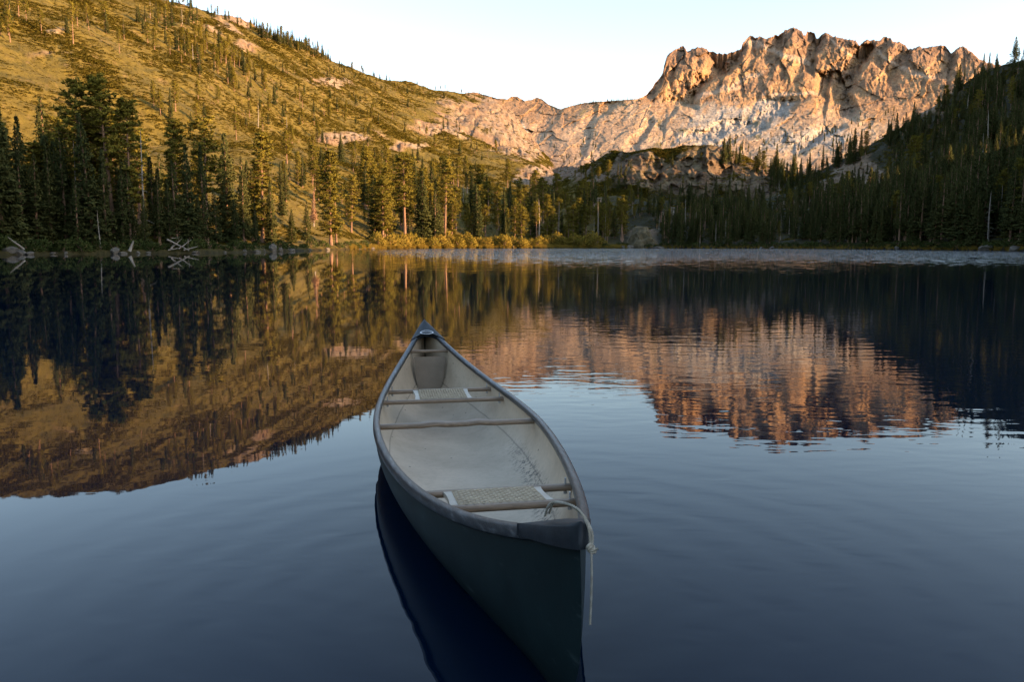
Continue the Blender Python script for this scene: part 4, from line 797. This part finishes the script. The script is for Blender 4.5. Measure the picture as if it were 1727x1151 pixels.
def scatter(name, meshes, pts, rz, scl, idx, label):
    src = bpy.data.collections.new(name + '_sources')
    for k, me in enumerate(meshes): src.objects.link(bpy.data.objects.new('%s_source_%02d' % (name, k), me))
    me = bpy.data.meshes.new(name); me.vertices.add(len(pts)); me.vertices.foreach_set('co', np.asarray(pts, np.float32).ravel())
    a = me.attributes.new('turn', 'FLOAT_VECTOR', 'POINT'); a.data.foreach_set('vector', np.stack([0 * np.asarray(rz), 0 * np.asarray(rz), rz], -1).astype(np.float32).ravel())
    a = me.attributes.new('size', 'FLOAT_VECTOR', 'POINT'); a.data.foreach_set('vector', np.asarray(scl, np.float32).ravel())
    a = me.attributes.new('pick', 'INT', 'POINT'); a.data.foreach_set('value', np.asarray(idx, np.int32))
    o = link(bpy.data.objects.new(name, me)); ng = bpy.data.node_groups.new(name, 'GeometryNodeTree')
    ng.interface.new_socket('Geometry', in_out='INPUT', socket_type='NodeSocketGeometry'); ng.interface.new_socket('Geometry', in_out='OUTPUT', socket_type='NodeSocketGeometry')
    gi, go = ng.nodes.new('NodeGroupInput'), ng.nodes.new('NodeGroupOutput'); ins = ng.nodes.new('GeometryNodeInstanceOnPoints'); ci = ng.nodes.new('GeometryNodeCollectionInfo')
    ci.inputs['Collection'].default_value = src; ci.inputs['Separate Children'].default_value = True; ci.inputs['Reset Children'].default_value = True; ins.inputs['Pick Instance'].default_value = True
    def named(nm, ty): n = ng.nodes.new('GeometryNodeInputNamedAttribute'); n.data_type = ty; n.inputs['Name'].default_value = nm; return n.outputs['Attribute']
    L = ng.links.new; L(gi.outputs[0], ins.inputs['Points']); L(ci.outputs[0], ins.inputs['Instance']); L(named('pick', 'INT'), ins.inputs['Instance Index']); L(named('turn', 'FLOAT_VECTOR'), ins.inputs['Rotation']); L(named('size', 'FLOAT_VECTOR'), ins.inputs['Scale']); L(ins.outputs[0], go.inputs[0])
    md = o.modifiers.new('scatter', 'NODES'); md.node_group = ng
    for q in meshes: pass
    return tag(o, label, kind='stuff')
nf, npn = len(firs), len(pines); rs = []
idx = [(v % nf if k == 'fir' else nf + v % npn if k == 'pine' else nf + npn + v % 3) for _, k, v, *_ in rest]
s_ = np.array([H / (20 if k == 'snag' else 25) for _, k, v, P, H, lab, w in rest]); w_ = np.array([c[6] for c in rest])
scatter('distant_forest', WHOLE, [c[3] for c in rest], rng.uniform(0, 6.28, len(rest)), np.stack([s_ * w_, s_ * w_, s_], -1), idx, 'far-off conifer woods and crest trees that run together')

# ------------------------------------------------------------------ brush on the hillsides, bushes at the water
def shrub_mesh(n=70, rx=1.0, h=0.9, leafw=0.13, up=0.25, seed=0, stems=0):
    V, Fc = [], []
    for _ in range(n):
        d = rng.normal(size=3); d[2] = abs(d[2]); d /= np.linalg.norm(d); r_ = rng.uniform(.35, 1) ** .5; c = d * [rx * r_, rx * r_, h * r_]
        t = d * [1, 1, .6] + rng.normal(0, .5, 3) + [0, 0, up]; t /= np.linalg.norm(t); flatleaf(V, Fc, c, c + t * leafw * 3.2 * rng.uniform(.7, 1.3), leafw, rng.normal(size=3))
    return np.array(V), np.array(Fc)
brushes = [leafmesh('brush', *shrub_mesh(46, 1.0, .62, .19), (M['brush'],), 1.8, .25)[0] for _ in range(5)]
ok = (TT[:, None] >= 0.55) & (TT[:, None] < 3.0) & (PXm > -620) & (PXm < 1790) & (ROWm > -90)
dens = np.where(PXm < 960, 1.0, 0.35) * np.where(rk > .5, 0.10, 1.0) * np.clip(0.85 + .7 * g1[..., 0], 0.3, 1.4)
bd = np.hypot(X, Y); dens = dens * np.clip(bd / 350, .5, 1.6) * np.where(T < 1, 1.6, 1.0) * np.where(AZ < R(-37), 1.6, 1.0)[None, :]; dens = np.where(ok, dens, 0).ravel(); dens /= dens.sum()
NB = 72000; pick = rng.choice(len(dens), NB, p=dens); ji, ii = pick // NC, pick % NC
j2 = np.clip(ji + 1, 0, NR - 1); i2 = np.clip(ii + 1, 0, NC - 1); f1, f2 = rng.random(NB), rng.random(NB)
BP = np.stack([A_[ji, ii] * (1 - f1) * (1 - f2) + A_[j2, ii] * f1 * (1 - f2) + A_[ji, i2] * (1 - f1) * f2 + A_[j2, i2] * f1 * f2 for A_ in (X, Y, Zm)], -1)
bs = rng.uniform(.4, 1.15, NB) * np.clip(bd[ji, ii] / 420, .65, 1.6) * np.clip(1 + 1.3 * g1[ji, ii, 0], .5, 2.0); BP[:, 2] -= 0.1 * bs
scatter('hillside_brush', brushes, BP, rng.uniform(0, 6.28, NB), np.stack([bs, bs, bs * .55], -1), rng.integers(0, 5, NB), 'yellow-green brush covering the slopes')
SHV = []
for k in range(12):
    cv, cf = shrub_mesh(300, 1.0, random.uniform(1.0, 1.5), .085, .5); b = MB()
    for _ in range(6):
        a = rng.uniform(0, 6.28); e = np.array([math.cos(a) * .6, math.sin(a) * .6, .95]); b.tube([(0, 0, -.15), e * [.45, .45, .55], e], [.035, .025, .01], 4, False)
    SHV.append((leafmesh('shrub_foliage', cv, cf, (M['willow' if k < 6 else 'shaded_bush'],), .6, .3)[0], meshdata('shrub_stems', np.array(b.V), b.F, (M['bark'],))))
def put_shrub(px, size, label, grp, off=2.0, kz=1.0):
    a = float(ray(px, 416)[0]); i = int(np.clip(np.searchsorted(AZ, a), 0, NC - 1)); ds = float(np.interp(0.28, Zm[2:30, i], np.hypot(X[2:30, i], Y[2:30, i]))); d = ds + off; z = float(np.interp(d, np.hypot(X[2:60, i], Y[2:60, i]), Zm[2:60, i]))
    o = empty('shore_shrub', (d * math.sin(a), d * math.cos(a), z - .1), random.uniform(0, 6.28)); o.scale = (size, size, size * kz); tag(o, label, 'shrub', grp)
    f, s = SHV[random.randrange(6) + (0 if 'golden' in label.split('bush')[0] else 6)]; link(bpy.data.objects.new('foliage', f), o); link(bpy.data.objects.new('stems', s), o)
SH = [(636 + k * 6.0 + random.uniform(-3, 3), random.uniform(1.9, 3.5), 'golden willow bush', random.uniform(.5, 9), random.uniform(.6, 1.25)) for k in range(64)]
SH += [(1018 + k * 10 + random.uniform(-4, 4), random.uniform(1.1, 2.1), 'low green bush', random.uniform(.4, 4), .7) for k in range(70)]
SH += [(-20 + k * 12.5 + random.uniform(-5, 5), random.uniform(.7, 1.7), 'dark bush at the water', random.uniform(.3, 5), .85) for k in range(52)]
cells = {}
for q in SH: cells.setdefault((q[2], near_mark(q[0])), []).append(q)
for (nm, zone), items in cells.items():
    for q, rank in ranked(items, lambda q: -q[1] * q[4]): put_shrub(q[0], q[1], '%s %s %s' % (rank, nm, zone), nm + ' ' + zone, q[3], q[4])

# ------------------------------------------------------------------ boulders, stumps and driftwood along the shore
def ico(sub=3):
    import bmesh; bm = bmesh.new(); bmesh.ops.create_icosphere(bm, subdivisions=sub, radius=1); V = np.array([v.co[:] for v in bm.verts]); Fc = np.array([[v.index for v in f.verts] for f in bm.faces]); bm.free(); return V, Fc
IV, IF = ico(4)
def rock_mesh(seed, sharp=.30):
    V = IV.copy(); r_ = 1 + 0.42 * pnoise(V[:, 0] * .9 + seed * 7.1, V[:, 1] * .9, V[:, 2] * .9) + .16 * ridged(V[:, 0] * 1.8 + seed, V[:, 1] * 1.8, V[:, 2] * 1.8, 4, .5)
    V = V * r_[:, None]
    for k in range(7):                         # planes that cut facets
        n = np.random.default_rng(seed * 31 + k).normal(size=3); n /= np.linalg.norm(n); d = V @ n; lim = np.random.default_rng(seed * 17 + k).uniform(.62, .9); V = V - np.clip(d - lim, 0, None)[:, None] * n * .9
    V = V + (0.035 * fbm(V[:, 0] * 5, V[:, 1] * 5, V[:, 2] * 5 + seed, 4))[:, None] * V
    return meshdata('boulder', V, IF, (M['boulder'],), False)
RK = [rock_mesh(k) for k in range(6)]
SLAB = rock_mesh(9); SLAB.materials.clear(); SLAB.materials.append(simple('slab_rock', [(0.3, (0.045, 0.037, 0.018)), (0.55, (0.10, 0.08, 0.042)), (0.8, (0.19, 0.15, 0.085))], 2.5, 0.95, 0.12, 3))
def shore_at(px, off=0.0):
    a = float(ray(px, 416)[0]); i = int(np.clip(np.searchsorted(AZ, a), 0, NC - 1)); d = float(np.interp(0.05, Zm[1:30, i], np.hypot(X[1:30, i], Y[1:30, i]))) + off
    return np.array([d * math.sin(a), d * math.cos(a), max(0.0, float(np.interp(d, np.hypot(X[1:60, i], Y[1:60, i]), Zm[1:60, i])))]), d
def boulder(px, w_px, h_px, label, off=0.0, var=0, name='boulder', lift=0.0):
    P, d = shore_at(px, off); w = w_px / F * d / 2 / 1.5; h_ = h_px / F * d / 1.5
    o = bpy.data.objects.new(name, RK[var % 6]); link(o); o.location = (P[0], P[1], P[2] * .6 + h_ * .05 + lift); o.scale = (w, w * .8, h_ * .75); o.rotation_euler = (0, 0, var * 1.3); tag(o, label, 'rock', 'rocks along the shore'); return o
BL = [(18, 30, 20, 'pale stepped rock at the water at the far left', 1.0, 0), (34, 26, 12, 'pale low rock just right of the stepped one at far left', .2, 1), (50, 22, 8, 'flat pale rock at the right tip of the far-left rocks', 0, 2), (90, 14, 7, 'small dim rock by itself right of the far-left rocks', 0, 3),
 (110, 9, 9, 'little dark rock at the water left of the bent pale trunk', .3, 4), (194, 24, 16, 'whitish broken rock immediately left of the leaning stump', .5, 2), (206, 16, 6, 'flat whitish rock touching the broken rock by the stump', 0, 0), (232, 10, 7, 'small pale stone just right of the leaning stump', 0, 1), (250, 14, 5, 'flat stone halfway between stump and driftwood heap', 0, 2),
 (330, 16, 7, 'low grey rock at the right end of the driftwood heap', 0, 3), (379, 8, 5, 'tiny white stone below the reddish trunk', 0, 4), (413, 9, 7, 'small white stone between the reddish trunk and the big boulder', 0, 5), (433, 14, 6, 'flat brownish rock left of the big boulder', 0, 0), (446, 5, 9, 'thin upright white stone left of the big boulder', 0, 1),
 (460, 24, 22, 'big upright pale boulder at the right end of the left stand', .6, 2), (472, 14, 14, 'second boulder leaning on the big upright one', .3, 3), (490, 22, 9, 'rounded pale rock left of the twin-trunked tree', .2, 4), (522, 8, 5, 'small rock nearest the twin-trunked tree on its left', 0, 5), (552, 10, 8, 'pale rock at the foot of the twin-trunked tree', .3, 0),
 (606, 6, 6, 'little pale stone below the golden slope', 0, 1), (615, 5, 5, 'tiny stone beside another below the golden slope', 0, 2), (627, 15, 6, 'flat stone where golden shore bushes begin', 0, 3), (1050, 20, 8, 'pale low rock left of the shaded rock slab', .3, 4), (1064, 16, 7, 'pale rock at the left foot of the shaded slab', .2, 5), (1110, 24, 5, 'flat pale rock at the right foot of the shaded slab', 0, 0),
 (1285, 11, 5, 'left of two pale round rocks on the right shore', 0, 1), (1303, 13, 6, 'right of two pale round rocks on the right shore', 0, 2), (1456, 5, 4, 'tiny grey rock on the dark right shore', 0, 3), (1500, 8, 5, 'small grey rock further along the dark right shore', 0, 4), (1513, 10, 7, 'grey rock beside the smaller one on the dark right shore', .2, 5), (1670, 40, 12, 'long dim bank rock near the right edge of the shore', 1.5, 0), (1715, 30, 11, 'dim rock at the extreme right of the shore', 1.2, 1)]
for px, w, h_, lab, off, v in BL: boulder(px, w, h_, lab, off, v)
slab = boulder(1084, 84, 52, 'large sloping bare rock slab rising from the far shore', 8.0, 1, 'rock_slab', -.6); slab.data = SLAB
def stick(name, P0, P1, r0, r1, mat, label, cat, grp, n=8, knots=0):
    b = MB(); P0 = np.array(P0, float); P1 = np.array(P1, float); t = np.linspace(0, 1, 9)[:, None]; L_ = np.linalg.norm(P1 - P0); pts = P0 + (P1 - P0) * t + np.stack([0.03 * L_ * pnoise(t[:, 0] * 3 + P0[0], 1.1), 0.03 * L_ * pnoise(t[:, 0] * 3, P0[1]), 0.02 * L_ * pnoise(t[:, 0] * 4, 5 + P0[0])], -1)
    r0, r1 = r0 * .62, r1 * (.62 if 'post' in name else .4); b.tube(pts - P0, r0 + (r1 - r0) * t[:, 0], n); o = empty(name, tuple(P0)); tag(o, label, cat, grp); b.build('trunk', mat, o, True)
    for k in range(knots):
        f = random.uniform(.25, .95); c = (pts[int(f * 8)] - P0); e = c + np.array([random.uniform(-1, 1), random.uniform(-1, 1), random.uniform(.1, 1)]) * L_ * .16; q = MB(); q.tube([c, (c + e) / 2 + [0, 0, .03], e], [r1 * .7, r1 * .5, r1 * .2], 5); q.build('branch_stub', mat, o, True)
    return o
def sp(px, row): P, d = shore_at(px); te = ray(px, row)[1]; return np.array([P[0], P[1], max(-.1, HC + te * d)])
stick('stump', sp(218, 424), sp(226, 406), .38, .22, M['snag'], 'leaning white stump standing in the water on the left shore', 'stump', None)
DW = [((284, 404), (322, 423), .24, .16, 'thick pale log slanting down across the driftwood heap'), ((288, 420), (308, 402), .16, .03, 'bent bleached branch arching up at the left of the driftwood heap'), ((300, 420), (321, 404), .14, .03, 'bleached log slanting up to the right in the driftwood heap'), ((280, 422), (300, 419), .16, .12, 'short log lying at the left foot of the driftwood heap'),
      ((292, 402), (306, 401), .08, .02, 'thin crooked branch on top of the driftwood heap'), ((318, 403), (316, 417), .09, .02, 'forked stick at the right of the driftwood heap'), ((308, 422), (334, 416), .16, .1, 'low log trailing from the right end of the driftwood heap'), ((285, 418), (296, 405), .08, .02, 'thin stick leaning inside the driftwood heap')]
for k, (a, b_, r0, r1, lab) in enumerate(DW):
    A_, B_ = sp(*a), sp(*b_); off = np.array([0, .35 * (k % 4) - .4, 0]); stick('driftwood_log', A_ + off, B_ + off + [0, .3 * ((k * 7) % 3 - 1), 0], r0, r1, M['snag'], lab, 'log', 'driftwood heap on the left shore', knots=4 if k < 4 else 2)
stick('post', sp(1180, 421), sp(1180, 402), .17, .14, M['snag'], 'pale upright post in the water before the right shore trees', 'post', None)
stick('post', sp(866, 422), sp(866, 414), .16, .14, M['snag'], 'tiny white post in the water below the golden bushes', 'post', None)
stick('driftwood_log', sp(40, 421), sp(14, 400), .25, .12, M['snag'], 'pale log leaning up on the far-left rocks', 'log', None, knots=2)

# ------------------------------------------------------------------ grass at the waterline of the sunlit shore
def tuft():
    V, Fc = [], []
    for _ in range(26):
        a = rng.uniform(0, 6.28); r_ = rng.uniform(0, .35); c = np.array([math.cos(a) * r_, math.sin(a) * r_, -.05]); t = np.array([rng.normal(0, .28), rng.normal(0, .28), rng.uniform(.6, 1.1)]); leaf(V, Fc, c, c + t, .035)
    return meshdata('grass_tuft', np.array(V), np.array(Fc), (M['grass'],))
M['grass'] = foliage('shore_grass', (0.16, 0.13, 0.02), (0.34, 0.22, 0.05), 0.4)
gp, gs = [], []
for _ in range(5200):
    px_ = random.uniform(590, 1060) if random.random() < .72 else random.uniform(1060, 1727)
    P, d = shore_at(px_, abs(random.gauss(0, 2.6)) - .3); gp.append(P - [0, 0, .05]); gs.append(random.uniform(.5, 1.25) * (1 if px_ < 1060 else .7))
scatter('shore_grass', [tuft() for _ in range(4)], gp, rng.uniform(0, 6.28, len(gp)), np.stack([gs, gs, gs], -1), rng.integers(0, 4, len(gp)), 'tall yellow grass fringing the far waterline')
